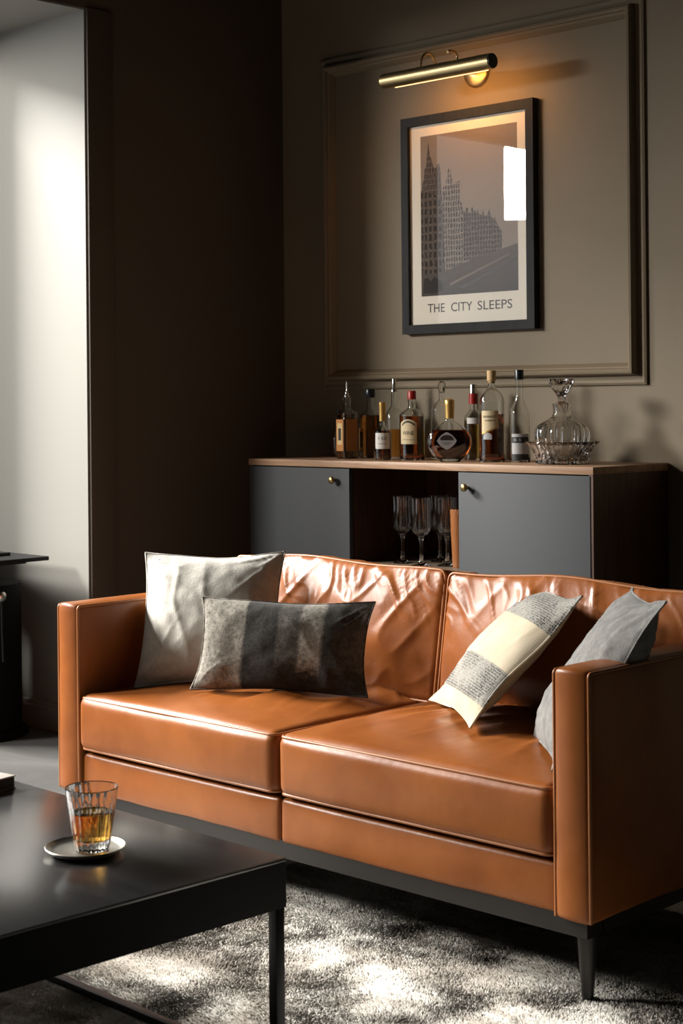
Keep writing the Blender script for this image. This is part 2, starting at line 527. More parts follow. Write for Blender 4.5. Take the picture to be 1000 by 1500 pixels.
# wall panel moulding on the back wall: four mitred lengths
PX1, PX2, PZ1, PZ2 = -4.922, -3.303, 1.3496, 2.745
prof = [(0, 0), (0, .010), (.008, .014), (.014, .012), (.020, .009), (.034, .011), (.037, .036), (.042, .043), (.050, .045), (.056, .041), (.060, .030), (.066, .027), (.070, .020), (.076, .012), (.080, .0)]
def moulding(name, ang):
    V = []
    w, h = PX2 - PX1, PZ2 - PZ1; cx, cz = (PX1 + PX2) / 2, (PZ1 + PZ2) / 2
    for s in (-1, 1):
        for d, y in prof:
            if ang in (0, 180):
                x = s * (w / 2 - d); z = (h / 2 - d) * (1 if ang == 0 else -1)
            else:
                z = s * (h / 2 - d); x = (w / 2 - d) * (1 if ang == 90 else -1)
            V.append((cx + x, -y, cz + z))
    k = len(prof); F = [(i, i + 1, k + i + 1, k + i) for i in range(k - 1)]
    F += [tuple(range(k)), tuple(range(2 * k - 1, k - 1, -1))]
    bm = bmesh.new(); vv = [bm.verts.new(p) for p in V]
    for f in F: bm.faces.new([vv[i] for i in f])
    return bm_obj(name, bm, M['wall'], None, True, 28)
for i, a in enumerate((0, 90, 180, 270)):
    struct(moulding('trim_%d' % (i + 2), a))

# ================================================================== SOFA
SX, SY, SL, SW_, SD = -2.0429, -2.1306, 1.8655, 0.0934, 0.8483
S_ARM, S_BOT, S_SEAT, S_RAIL, S_BACK = .7235, .191, .4586, .3094, .80
sofa = empty('sofa', (SX - SL / 2, SY + SD / 2, 0.015), 'tan leather two seater sofa with piped edges and slim black tapered legs', 'sofa')
O = np.array([SX - SL / 2, SY + SD / 2, 0.015])
def loc_(p): return tuple(np.array(p) - O)


def soft_block(name, lo, hi, r, n, material, parent, bulge=None, disp=None, fine=5):
    lo = np.array(lo, float); hi = np.array(hi, float); c = (lo + hi) / 2; half = (hi - lo) / 2
    P, F, Nn = rounded_box_geo(half, r, n, fine)
    Q = P / half
    if bulge is not None: P = P + bulge(Q, P)
    if disp is not None: P = P + disp(Q, P + c, Nn)
    V = P + c - (O if parent is sofa else 0)
    return mesh_obj(name, V, F, material, parent, True)


# base frame rails under the leather
bm = bmesh.new()
z0, z1 = .155, .2
add_box(bm, loc_((SX - SL + .02, SY + .015, z0)), loc_((SX - .02, SY + .075, z1)))
add_box(bm, loc_((SX - SL + .02, SY + SD - .075, z0)), loc_((SX - .02, SY + SD - .015, z1)))
add_box(bm, loc_((SX - SL + .02, SY + .07, z0)), loc_((SX - SL + .08, SY + SD - .07, z1)))
add_box(bm, loc_((SX - .08, SY + .07, z0)), loc_((SX - .02, SY + SD - .07, z1)))
add_box(bm, loc_((SX - SL + .08, SY + .07, .195)), loc_((SX - .08, SY + SD - .07, .215)))
bm_obj('base_frame', bm, M['dark_wood_frame'], sofa)
for sx_, sy_ in ((-1, -1), (1, -1), (-1, 1), (1, 1)):
    px = (SX - .045) if sx_ > 0 else (SX - SL + .045); py = (SY + .05) if sy_ < 0 else (SY + SD - .05)
    lathe('leg', [(.0, -.0), (.012, .0), (.0125, .004), (.023, .142), (.023, .148)], M['dark_wood_frame'], sofa, 24, loc_((px, py, .015)))

XA, XBm = SX - SL + SW_, SX - SW_      # inner faces of the arms
XS = -2.997                            # seam between the two halves


def arm(x0, x1, inner):
    lo = (x0, SY, S_BOT); hi = (x1, SY + SD, S_ARM)
    def bul(Q, P):
        d = np.zeros_like(P)
        d[:, 1] = -.008 * (1 - Q[:, 0] ** 2) * (Q[:, 1] < -.5)                       # padded front face
        d[:, 2] = .006 * (1 - Q[:, 0] ** 2) * (Q[:, 2] > .5) 
        return d
    def dsp(Q, W, Nn):
        n = fbm(W * np.array([5, 5, 5]), 11 + int(inner > 0), 3)
        return Nn * (n * .0022)[:, None]
    a = soft_block('arm', lo, hi, .012, (7, 40, 30), M['leather'], sofa, bul, dsp, 4)
    for xx in (x0 + .0015, x1 - .0015):                                              # welts along both sides of the boxing
        path = []
        e = .009
        zt, zb, yf, yb = S_ARM - .003, S_BOT + .003, SY + .003, SY + SD - .01
        for z in np.linspace(zb, zt - e, 24): path.append((xx, yf, z))
        for q in np.linspace(0, PI / 2, 6)[1:]: path.append((xx, yf + e - e * math.cos(q), zt - e + e * math.sin(q)))
        for y in np.linspace(yf + e, yb, 30)[1:]: path.append((xx, y, zt))
        s = tube('piping', [tuple(np.array(p) - O) for p in path], .0042, M['piping'], a, 8)
    return a
arm(SX - SL, XA, 1); arm(XBm, SX, -1)

# front rails (upholstered), one for each half, with a vertical seam between
for x0, x1 in ((XA + .001, XS - .0015), (XS + .0015, XBm - .001)):
    def bul(Q, P):
        d = np.zeros_like(P); d[:, 1] = -.006 * (1 - Q[:, 2] ** 2) * (1 - Q[:, 0] ** 6) * (Q[:, 1] < 0); return d
    def dsp(Q, W, Nn): return Nn * (fbm(W * 6, 5, 3) * .0015)[:, None]
    rl = soft_block('front_rail', (x0, SY + .012, S_BOT + .002), (x1, SY + .10, S_RAIL - .004), .012, (50, 3, 10), M['leather'], sofa, bul, dsp, 4)
# seat deck and back panel
box('seat_deck', loc_((XA, SY + .10, .20)), loc_((XBm, SY + SD - .06, .300)), M['leather'], sofa, .004)
def dspb(Q, W, Nn): return Nn * (fbm(W * 5, 9, 3) * .002)[:, None]
bp = soft_block('back_panel', (XA + .001, SY + SD - .085, S_BOT), (XBm - .001, SY + SD, S_ARM - .002), .012, (60, 4, 24), M['leather'], sofa, None, dspb, 4)


def perimeter(lo, hi, axis, off, rc, n=18):
    """rounded rectangle path in the plane axis=off"""
    a, b = [i for i in range(3) if i != axis]
    A0, A1, B0, B1 = lo[a], hi[a], lo[b], hi[b]; pts = []
    for (ca, cb, s) in ((A1 - rc, B1 - rc, 0), (A0 + rc, B1 - rc, 1), (A0 + rc, B0 + rc, 2), (A1 - rc, B0 + rc, 3)):
        for q in np.linspace(0, PI / 2, 5):
            an = s * PI / 2 + q; pts.append((ca + rc * math.cos(an), cb + rc * math.sin(an)))
    out = []
    for i in range(len(pts)):
        p, q = np.array(pts[i]), np.array(pts[(i + 1) % len(pts)]); m_ = max(1, int(np.linalg.norm(q - p) / .025))
        for k in range(m_):
            r_ = p + (q - p) * k / m_; v_ = [0, 0, 0]; v_[axis] = off; v_[a] = r_[0]; v_[b] = r_[1]; out.append(v_)
    return np.array(out)


def seat_cushion(x0, x1, seed, seam_right):
    lo = np.array((x0, SY - .006, S_RAIL + .002)); hi = np.array((x1, SY + SD - .20, S_SEAT + .012))
    c = (lo + hi) / 2; half = (hi - lo) / 2
    def shape(P0):
        Q = P0 / half; d = np.zeros_like(P0)
        top = np.clip(Q[:, 2], 0, 1)
        crown = (1 - np.abs(Q[:, 0]) ** 2.6) * (1 - np.abs(np.clip(Q[:, 1], -1, 1)) ** 3.6)
        d[:, 2] += .026 * crown * top
        d[:, 2] += -.012 * np.abs(Q[:, 0]) ** 8 * np.clip(-Q[:, 1], 0, 1) ** 2 * (Q[:, 2] > .5) * 0
        d[:, 1] += -.007 * (1 - Q[:, 2] ** 2) * (1 - np.abs(Q[:, 0]) ** 6) * (Q[:, 1] < -.3)
        return d
    def dsp(Q, W, Nn):
        top = (Nn[:, 2] > .5) * np.clip(1.15 - np.abs(Q[:, 0]) ** 4, 0, 1)
        # folds fan forward from the back and from the seam, dying out before the front edge
        cx = x1 if seam_right else x0 + .10
        ang = np.arctan2(W[:, 1] - (hi[1] + .25), W[:, 0] - (x1 - .35 if seam_right else x1 - .3))
        rad = np.hypot(W[:, 1] - (hi[1] + .25), W[:, 0] - (x1 - .3))
        A = np.stack([ang * 7.0 + .35 * fbm(W * 3, seed + 3, 2), rad * 1.5, np.full(len(W), seed * 1.3)], 1)
        fade = np.clip((Q[:, 1] + .75) / .9, 0, 1) * np.clip((1.0 - np.abs(Q[:, 0])) * 5, 0, 1)
        f1 = ridge(A, seed) * .017 * fade
        A2 = A * np.array([2.3, 1.4, 1])
        f2 = ridge(A2, seed + 5) * .0055 * fade
        sm = fbm(W * np.array([4, 7, 4]), seed + 9, 3) * .0018
        return Nn * ((f1 + f2) * top + sm)[:, None]
    s = soft_block('seat_cushion', lo, hi, .030, (90, 76, 10), M['leather'], sofa, lambda Q, P: shape(P), dsp, 8)
    for off in (half[2] - .0085, -half[2] + .0085):
        path = perimeter(-half + .0085, half - .0085, 2, off, .020)
        Pn = path + shape(path) * .8 * np.array([1, 1, .3]) + c - O
        tube('piping', [tuple(p) for p in Pn], .0042, M['piping'], s, 8, True)
    return s
seat_cushion(XA + .003, XS - .002, 21, True)
seat_cushion(XS + .002, XBm - .003, 44, False)


def back_cushion(x0, x1, seed):
    W_, D_, H_ = x1 - x0, .165, .362
    c = np.array([(x0 + x1) / 2, SY + SD - .085 - D_ / 2 - .022, S_SEAT - .002 + H_ / 2]); half = np.array([W_, D_, H_]) / 2
    lean = math.radians(9)
    R = np.array([[1, 0, 0], [0, math.cos(lean), math.sin(lean)], [0, -math.sin(lean), math.cos(lean)]])
    R = R.T if False else R
    def shape(P0):
        Q = P0 / half; d = np.zeros_like(P0)
        front = np.clip(-Q[:, 1], 0, 1)
        d[:, 1] += -.038 * front * (1 - np.abs(Q[:, 0]) ** 2.4) * (1 - np.abs(Q[:, 2]) ** 2.4)
        d[:, 2] += .010 * (1 - Q[:, 0] ** 2) * np.clip(Q[:, 2], 0, 1) + .005 * np.sin(Q[:, 0] * 5 + seed) * np.clip(Q[:, 2], 0, 1)
        return d
    P, F, Nn = rounded_box_geo(half, .018, (130, 12, 70), 4)
    Q = P / half
    Wc = P + c
    fr = (Nn[:, 1] < -.4)
    # wrinkles: short pulls down from the top welt, and long soft diagonals
    A = np.stack([(P[:, 0] + P[:, 2] * .55) * 21 + .8 * fbm(P * 7, seed, 2), P[:, 2] * 4.0, np.full(len(P), seed * .7)], 1)
    topf = np.clip((Q[:, 2] + .1) / .8, 0, 1) * np.clip((1 - Q[:, 2]) * 6, .25, 1)
    f = ridge(A, seed, 1.4) * .0052 * topf + ridge(A * 1.9, seed + 31, 1.3) * .0022 * topf
    B = np.stack([(P[:, 0] * .9 - P[:, 2] * .8) * 8, (P[:, 0] + P[:, 2]) * 2.5, np.full(len(P), seed * .3)], 1)
    f += ridge(B, seed + 2, 1.3) * .0046 * np.clip(1 - np.abs(Q[:, 0]) ** 6, 0, 1) * np.clip(1 - np.abs(Q[:, 2]) ** 4, 0, 1)
    tp = (Nn[:, 2] > .5)
    g = ridge(np.stack([(P[:, 0] + P[:, 1] * .6) * 20, P[:, 1] * 6, P[:, 2] * 0 + seed], 1), seed + 8) * .003
    amt = f * fr + g * tp + fbm(P * 6, seed + 4, 3) * .0022
    Pn = P + shape(P) + Nn * amt[:, None]
    V = Pn @ R.T + c - O
    s = mesh_obj('back_cushion', V, F, M['leather'], sofa, True)
    for off in (-half[1] + .004, half[1] - .004):
        path = perimeter(-half + .003, half - .003, 1, off, .02)
        pp = (path + shape(path) * np.array([1, .2, 1])) @ R.T + c - O
        tube('piping', [tuple(p) for p in pp], .0042, M['piping'], s, 8, True)
    return s
back_cushion(XA + .004, XS + .045, 3)
back_cushion(XS + .052, XBm - .004, 8)


# ================================================================== PILLOWS
def pillow(name, W_, H_, T, center, R, material, label, seed, back_mat=None, wr=1.0, ears=.09):
    n = 72; R = np.array(R); c = np.array(center)
    u = np.linspace(-1, 1, n + 1); U, Vv = np.meshgrid(u, u, indexing='ij'); U = U.ravel(); Vv = Vv.ravel()
    root = empty(name, center, label, 'cushion')
    def side(s):
        # outline pulled in between the corners
        x = U * (1 - ears * (1 - Vv ** 2) * np.abs(U) ** 2) * W_ / 2
        z = Vv * (1 - ears * (1 - U ** 2) * np.abs(Vv) ** 2) * H_ / 2
        th = T / 2 * (np.clip(1 - np.abs(U) ** 2.2, 0, 1) * np.clip(1 - np.abs(Vv) ** 2.2, 0, 1)) ** .74
        P = np.stack([x, s * th, z], 1)
        e = (np.clip(1 - np.abs(U) ** 8, 0, 1) * np.clip(1 - np.abs(Vv) ** 8, 0, 1))
        # creases run in from the corners
        cr = 0
        for sx_, sz_ in ((-1, -1), (-1, 1), (1, -1), (1, 1)):
            dx = x - sx_ * W_ / 2; dz = z - sz_ * H_ / 2; rr = np.hypot(dx, dz) + 1e-6; aa = np.arctan2(dz, dx)
            A = np.stack([aa * 4.5, rr * 4, np.full(len(rr), seed + sx_ * 2.1 + sz_ * 3.7)], 1)
            cr = cr + ridge(A, seed) * np.exp(-(rr / (.30 * min(W_, H_))) ** 1.6) * .012
        soft = fbm(P * np.array([9, 4, 9]) + seed, seed, 3) * .0055
        fold = ridge(np.stack([x * 9 + z * 5 + .6 * fbm(P * 5, seed + 1, 2), z * 4, x * 0 + seed], 1), seed + 6) * .0035
        P[:, 1] += s * e * (cr + soft + fold) * wr
        # wavy seam
        edge = 1 - e
        P[:, 1] += edge * .006 * np.sin(U * 5 + Vv * 4 + seed)
        return P
    F = []
    for i in range(n):
        for j in range(n):
            a = i * (n + 1) + j; F.append((a, a + n + 1, a + n + 2, a + 1))
    Pf, Pb = side(-1), side(1)
    if back_mat is None:
        m_ = (n + 1) ** 2
        allP = np.concatenate([Pf, Pb]); FF = F + [tuple(k + m_ for k in f[::-1]) for f in F]
        o = mesh_obj('cushion_cover', allP, FF, material, root, True)
    else:
        o = mesh_obj('cushion_cover', Pf, F, material, root, True)
        mesh_obj('cushion_back', Pb, [f[::-1] for f in F], back_mat, root, True)
    # seam cord around the edge
    idx = [i * (n + 1) for i in range(n + 1)] + [n * (n + 1) + j for j in range(1, n + 1)] + [i * (n + 1) + n for i in range(n - 1, -1, -1)] + [j for j in range(n - 1, 0, -1)]
    tube('seam', [tuple(Pf[i]) for i in idx], .0026, material, root, 6, True)
    Mx = Matrix([[R[0][0], R[0][1], R[0][2], c[0]], [R[1][0], R[1][1], R[1][2], c[1]], [R[2][0], R[2][1], R[2][2], c[2]], [0, 0, 0, 1]])
    root.matrix_world = Mx
    return root


pillow('throw_pillow', .42, .415, .145, (-3.633, -1.785, .668),
       [[0.7556, -0.5886, -0.2875], [0.6550, 0.6755, 0.3387], [-0.0052, -0.4442, 0.8959]], M['white_linen'],
       'square off-white linen cushion leaning in the left corner of the sofa', 3)
pillow('throw_pillow', .500, .268, .105, (-3.302, -1.812, .623),
       [[0.8382, -0.5049, -0.2061], [0.5450, 0.7613, 0.3512], [-0.0204, -0.4067, 0.9133]], M['lumbar'],
       'rectangular charcoal patterned lumbar cushion in front of the off-white cushion', 9, wr=1.2)
pillow('throw_pillow', .40, .42, .11, (-2.620, -1.689, .661),
       [[0.8114, 0.4330, 0.3927], [-0.5840, 0.5723, 0.5757], [0.0245, -0.6964, 0.7172]], M['cream'],
       'cream cushion with two grey woven bands and brown back, tilted against the grey cushion', 14, back_mat=M['brown_back'], wr=.7)
pillow('throw_pillow', .43, .44, .12, (-2.214, -1.868, .671),
       [[0.7022, 0.5981, 0.3862], [-0.7113, 0.5653, 0.4178], [0.0315, -0.5681, 0.8224]], M['grey_linen'],
       'plain grey linen cushion slumped against the right arm of the sofa', 22, wr=1.2)

# ================================================================== SIDEBOARD
CX0, CX1, CD, CZ = -4.9101, -3.2198, .4563, 1.072
CT = .026
sb = empty('sideboard', ((CX0 + CX1) / 2, -CD / 2, 0), 'dark walnut sideboard with slate grey doors and open middle niche against the back wall', 'sideboard')
OB = np.array([(CX0 + CX1) / 2, -CD / 2, 0])
def cl(p): return tuple(np.array(p) - OB)
ND0, ND1 = -4.347, -3.805         # niche between the doors
box('top_panel', cl((CX0, -CD, CZ - CT)), cl((CX1, -.003, CZ)), M['walnut'], sb, .0015)
bm = bmesh.new(); zb = .12; zt = CZ - CT - .0005; pt = .018
add_box(bm, cl((CX0 + .003, -CD + .003, zb)), cl((CX0 + .003 + pt, -.004, zt)))
add_box(bm, cl((CX1 - .003 - pt, -CD + .003, zb)), cl((CX1 - .003, -.004, zt)))
add_box(bm, cl((ND0 - pt + .004, -CD + .024, zb)), cl((ND0 + .004, -.012, zt)))
add_box(bm, cl((ND1 - .004, -CD + .024, zb)), cl((ND1 - .004 + pt, -.012, zt)))
add_box(bm, cl((CX0 + .003 + pt, -.012, zb)), cl((CX1 - .003 - pt, -.004, zt)))
add_box(bm, cl((CX0 + .003 + pt, -CD + .024, zb)), cl((CX1 - .003 - pt, -.012, zb + pt)))
bm_obj('carcass', bm, M['walnut_dark'], sb)
box('shelf', cl((ND0 + .0045, -CD + .004, .668)), cl((ND1 - .0045, -.0125, .684)), M['shelf_wood'], sb, .001)
for x0, x1, kx, kz in ((CX0 + .008, ND0, -4.420, .998), (ND1, CX1 - .014, -3.761, .989)):
    d = box('door', cl((x0, -CD + .0, zb + .004)), cl((x1, -CD + .020, CZ - CT - .004)), M['door_paint'], sb, .0012)
    k = lathe('knob', [(0, 0), (.006, 0), (.006, .010), (.011, .014), (.0145, .020), (.0145, .024), (.011, .029), (0, .030)], M['brass_dark'], d, 24)
    k.matrix_local = Matrix.Translation(cl((kx, -CD, kz))) @ Matrix.Rotation(PI / 2, 4, 'X')
for x in (CX0 + .06, CX1 - .06):
    for y in (-CD + .06, -.06):
        box('leg', cl((x - .015, y - .015, 0)), cl((x + .015, y + .015, zb)), M['black_metal'], sb)

# ================================================================== GLASS THINGS ON AND IN THE SIDEBOARD
TOP = CZ + .0003


def text_mesh(name, s, size, material, parent, mapf, ext=0.0002, width=None):
    cu = bpy.data.curves.new('t', 'FONT'); cu.body = s; cu.size = size; cu.align_x = 'CENTER'; cu.align_y = 'CENTER'; cu.extrude = ext
    cu.resolution_u = 3
    to = bpy.data.objects.new('t', cu); COL.objects.link(to)
    dg = bpy.context.evaluated_depsgraph_get(); dg.update()
    me = bpy.data.meshes.new_from_object(to.evaluated_get(dg)); bpy.data.objects.remove(to)
    co = np.array([v.co[:] for v in me.vertices])
    if width is not None and len(co):
        co[:, 0] *= width / (co[:, 0].max() - co[:, 0].min())
    for v, p in zip(me.vertices, co): v.co = mapf(*p)
    me.name = name; me.materials.clear(); me.materials.append(material)
    o = bpy.data.objects.new(name, me); COL.objects.link(o); o.parent = parent
    return o


VIEW = math.radians(-48)     # direction the labels face (towards the room and the camera)


def cyl_map(r, zc, ang=VIEW, off=0.0006):
    def f(x, y, z):
        t = ang + x / r; rr = r + off + z
        return (rr * math.cos(t), rr * math.sin(t), zc + y)
    return f


def curved_label(parent, r, z0, z1, w, material, ang=VIEW, off=.0004, name='label', top=None, bot=None):
    V = []; F = []; n = 20
    for i in range(n + 1):
        s = i / n * 2 - 1; t = ang + s * w / 2 / r
        zt = z1 + (top(s) if top else 0); zb_ = z0 + (bot(s) if bot else 0)
        for rr, z in ((r + off, zb_), (r + off, zt), (r + off - .0003, zb_), (r + off - .0003, zt)):
            V.append((rr * math.cos(t), rr * math.sin(t), z))
    for i in range(n):
        a = i * 4; b = a + 4
        F += [(a, b, b + 1, a + 1), (a + 2, a + 3, b + 3, b + 2), (a + 1, b + 1, b + 3, a + 3), (a, a + 2, b + 2, b)]
    return mesh_obj(name, V, F, material, parent, True, 30)


def bottle(x, y, prof, label, glass='glass', liquid=None, level=0, wall=.0025, sq=0, rot=0, name='liquor_bottle', squash=None, seg=40, base=.006):
    """prof: outer (r,z) from base edge to mouth"""
    root = empty(name, (x, y, TOP), label, 'bottle', None, rot)
    inner = [(max(r - wall, .002), z) for r, z in prof if z > base + .001]
    inner = [(0, base), (inner[0][0] * .9, base)] + inner
    full = [(0, 0)] + list(prof) + inner[::-1]
    b = lathe('glass_body', full, M[glass], root, seg, sq=sq, auto=35)
    if squash: b.scale = squash
    if liquid:
        lp = [(0, base - .0006)]; lvl = level; g = .0008
        ins = [(max(r - wall + g - .0012, .002), z) for r, z in prof if z > base]
        lp.append((ins[0][0] * .9, base - .0006))
        for i, (r, z) in enumerate(ins):
            if z < lvl: lp.append((r, z))
            else:
                r0, z0_ = ins[i - 1] if i else ins[0]; t_ = (lvl - z0_) / max(z - z0_, 1e-6); lp.append((r0 + (r - r0) * t_, lvl)); break
        lp.append((0, lp[-1][1]))
        lq = lathe('liquid', lp, M[liquid], root, seg, sq=sq, auto=35)
        if squash: lq.scale = squash
    return root


def sm(pts, k=4):
    """Catmull-Rom smoothing of a profile"""
    P = [np.array(p, float) for p in pts]; out = []
    for i in range(len(P) - 1):
        p0 = P[max(i - 1, 0)]; p1 = P[i]; p2 = P[i + 1]; p3 = P[min(i + 2, len(P) - 1)]
        for q in range(k):
            t = q / k
            v_ = .5 * ((2 * p1) + (-p0 + p2) * t + (2 * p0 - 5 * p1 + 4 * p2 - p3) * t * t + (-p0 + 3 * p1 - 3 * p2 + p3) * t ** 3)
            out.append((max(float(v_[0]), .001), float(v_[1])))
    out.append(tuple(P[-1])); return out


# 1 square amber bottle with a pourer
b = bottle(-4.544, -.26, [(.032, 0), (.034, .003), (.034, .172), (.031, .182), (.018, .192), (.0125, .20), (.0115, .232), (.014, .235), (.014, .243)],
           'square amber whisky bottle with steel pourer, leftmost in the front row', 'glass', 'amber', .176, sq=7, rot=math.radians(-14), seg=64)
def flat_label(parent, dist, ang, z0, z1, w, material, name='label', th=.0004, x0=0):
    V = []; n_ = np.array([math.cos(ang), math.sin(ang)]); t_ = np.array([-math.sin(ang), math.cos(ang)])
    for d in (dist, dist + th):
        for s, z in ((-1, z0), (1, z0), (1, z1), (-1, z1)):
            p = n_ * d + t_ * (s * w / 2 + x0); V.append((p[0], p[1], z))
    return mesh_obj(name, V, [(0, 3, 2, 1), (4, 5, 6, 7), (0, 1, 5, 4), (1, 2, 6, 5), (2, 3, 7, 6), (3, 0, 4, 7)], material, parent)
flat_label(b, .0343, -PI / 2, .03, .155, .052, M['paper_amber'])
flat_label(b, .0348, -PI / 2, .055, .14, .036, M['paper_gold'], 'label_panel')
flat_label(b, .0343, 0, .03, .155, .052, M['paper_amber'])
flat_label(b, .0352, -PI / 2, .072, .12, .020, M['ink'], 'label_print')
lathe('pourer', [(0, .243), (.012, .243), (.012, .252), (.007, .256), (.0075, .262), (.004, .266), (.0032, .27), (.0028, .305), (0, .305)], M['silver'], b, 20)
# rounded bottle behind it
b = bottle(-4.715, -.13, sm([(.022, 0), (.030, .01), (.038, .05), (.034, .085), (.018, .11), (.012, .13), (.011, .165), (.012, .172)]),
           'small round-bellied bottle of orange liqueur behind the square bottle', 'glass', 'amber', .09)
lathe('stopper', [(0, .172), (.013, .172), (.013, .19), (0, .19)], M['black_cap'], b, 20)
# 2 dark bottle, black cap
b = bottle(-4.506, -.165, [(.036, 0), (.038, .003), (.038, .158), (.035, .172), (.018, .188), (.0145, .20), (.014, .232), (.016, .235), (.016, .24)],
           'dark square-shouldered whisky bottle with black stopper and amber arched label', 'glass', 'amber', .17, sq=5, rot=math.radians(-30), seg=64)
flat_label(b, .0383, -PI / 2 + .0, .03, .118, .056, M['paper_amber'])
flat_label(b, .0388, -PI / 2 + .0, .042, .105, .040, M['paper_black'], 'label_panel')
lathe('stopper', [(0, .2405), (.0185, .2405), (.0205, .247), (.0205, .272), (.018, .276), (0, .276)], M['black_cap'], b, 28)
# 3 small bottle with white label, gold neck
b = bottle(-4.288, -.33, sm([(.030, 0), (.034, .004), (.034, .06), (.034, .10), (.031, .113), (.016, .126), (.011, .138), (.0105, .17), (.0115, .2)], 3),
           'small dark bottle with square white label and gold neck, among the front row', 'glass', 'amber_dark', .112)
curved_label(b, .034, .044, .105, .062, M['paper_white'])
text_mesh('label_print', 'V. ICEZ', .016, M['ink'], b, cyl_map(.034, .084), width=.036)
curved_label(b, .034, .063, .0645, .034, M['ink'], off=.0008, name='label_print')
lathe('neck_wrap', [(.0112, .15), (.0122, .15), (.0128, .2), (.0132, .203), (.0132, .222), (0, .222)], M['gold_foil'], b, 24)
# 4 tall bottle behind with steel pourer
b = bottle(-4.409, -.13, sm([(.030, 0), (.036, .004), (.036, .11), (.036, .16), (.028, .185), (.014, .205), (.0115, .22), (.0115, .262)], 3),
           'tall clear bottle of amber spirit with steel pourer, behind the white label bottle', 'glass', 'amber', .115)
lathe('pourer', [(0, .262), (.0125, .262), (.0125, .272), (.0085, .276), (.0085, .31), (.006, .316), (0, .316)], M['silver'], b, 20)
# 5 wide dark bottle with cream label and red cap
b = bottle(-4.199, -.26, sm([(.044, 0), (.048, .004), (.048, .05), (.048, .16), (.045, .176), (.030, .190), (.0165, .198), (.0145, .208), (.014, .222), (.016, .226), (.016, .232)], 3),
           'stout dark bottle with arched cream label and small red cap', 'glass', 'amber_dark', .168)
curved_label(b, .048, .062, .142, .070, M['paper_cream'], ang=VIEW - .35, top=lambda s: .014 * (1 - s * s))
curved_label(b, .048, .130, .137, .052, M['ink'], ang=VIEW - .35, off=.0008, name='label_print', top=lambda s: .014 * (1 - s * s), bot=lambda s: .014 * (1 - s * s))
text_mesh('label_print', 'WINE', .022, M['ink'], b, cyl_map(.048, .103, VIEW - .35), width=.046)
curved_label(b, .048, .078, .0795, .05, M['ink'], ang=VIEW - .35, off=.0008, name='label_print')
lathe('cap', [(0, .232), (.0165, .232), (.0165, .262), (.0145, .265), (0, .265)], M['red_wax'], b, 28)
# 6 clear bottle with crystal stopper, yellow liquid
b = bottle(-4.168, -.12, sm([(.040, 0), (.044, .004), (.044, .05), (.044, .175), (.040, .20), (.026, .218), (.013, .228), (.0115, .236), (.0125, .256)], 3),
           'clear bottle half full of golden spirit with a faceted crystal stopper', 'glass', 'gold_liquid', .112)
lathe('stopper', [(0, .2565), (.010, .2565), (.012, .262), (.0145, .278), (.0145, .292), (.009, .302), (0, .303)], M['crystal'], b, 8, auto=10)
# 7 round flask of cognac
def flask(x, y):
    root = empty('cognac_flask', (x, y, TOP), 'round flattened cognac flask with gold foil neck and diamond shaped label', 'bottle', None, VIEW + PI / 2)
    R_ = .083
    pts = [(.036, 0), (.040, .004)]
    for q in np.linspace(-.80, 1.0, 16): pts.append((R_ * math.sqrt(max(0, 1 - (q * .985) ** 2)), .072 + .072 * q))
    pts = [p for p in pts[:-1]] + [(.017, .150), (.014, .160), (.0135, .176)]
    pts = sorted(pts, key=lambda p: p[1])
    def mk(nm, prof_, m_):
        o = lathe(nm, prof_, m_, root, 56, auto=60)
        me = o.data
        for v in me.vertices:
            k = .38 if v.co.z < .14 else .38 + .62 * min(1, (v.co.z - .14) / .014)
            v.co.y *= k
        return o
    w = .0028; inner = [(max(r - w, .002), z) for r, z in pts if z > .008]
    mk('glass_body', [(0, 0)] + pts + inner[::-1] + [(0, inner[0][1])], M['glass'])
    liq = [(max(r - w - .0004, .002), z) for r, z in pts if .008 < z < .124]
    mk('liquid', [(0, liq[0][1] - .0)] + liq + [(0, liq[-1][1])], M['amber_dark'])
    # diamond label on the front belly
    yb = -.0325; V = []
    dm = []
    for t in np.linspace(0, 2 * PI, 40, endpoint=False):
        c_, s_ = math.cos(t), math.sin(t); k = 1 / (abs(c_) ** 1.35 + abs(s_) ** 1.35) ** (1 / 1.35); dm.append((c_ * k * .036 - .012, s_ * k * .032 + .078))
    for yy in (yb, yb - .0006):
        for px_, pz_ in dm: V.append((px_, yy, pz_))
    k = len(dm)
    mesh_obj('label', V, [tuple(range(k)), tuple(range(2 * k - 1, k - 1, -1))] + [(i, (i + 1) % k, k + (i + 1) % k, k + i) for i in range(k)], M['paper_silver'], root)
    V = []; hill = [(-.036, .080)] + [(-.012 + .026 * q, .080 + .020 * math.sqrt(max(0, 1 - q * q))) for q in np.linspace(-.9, .9, 14)] + [(.014, .080)]
    for yy in (yb - .0007, yb - .0010):
        for p in hill: V.append((p[0], yy, p[1]))
    k = len(hill)
    mesh_obj('label_print', V, [tuple(range(k)), tuple(range(2 * k - 1, k - 1, -1))] + [(i, (i + 1) % k, k + (i + 1) % k, k + i) for i in range(k)], M['ink'], root)
    for zz, ww in ((.0725, .040), (.0680, .030), (.0635, .020)):
        box('label_print', (-.012 - ww / 2, yb - .0010, zz - .0007), (-.012 + ww / 2, yb - .0007, zz + .0007), M['ink'], root)
    lathe('neck_foil', [(.0138, .160), (.0155, .160), (.0175, .205), (.0185, .212), (.0185, .226), (.012, .232), (0, .233)], M['gold_foil'], root, 28)
    return root
flask(-3.955, -.325)
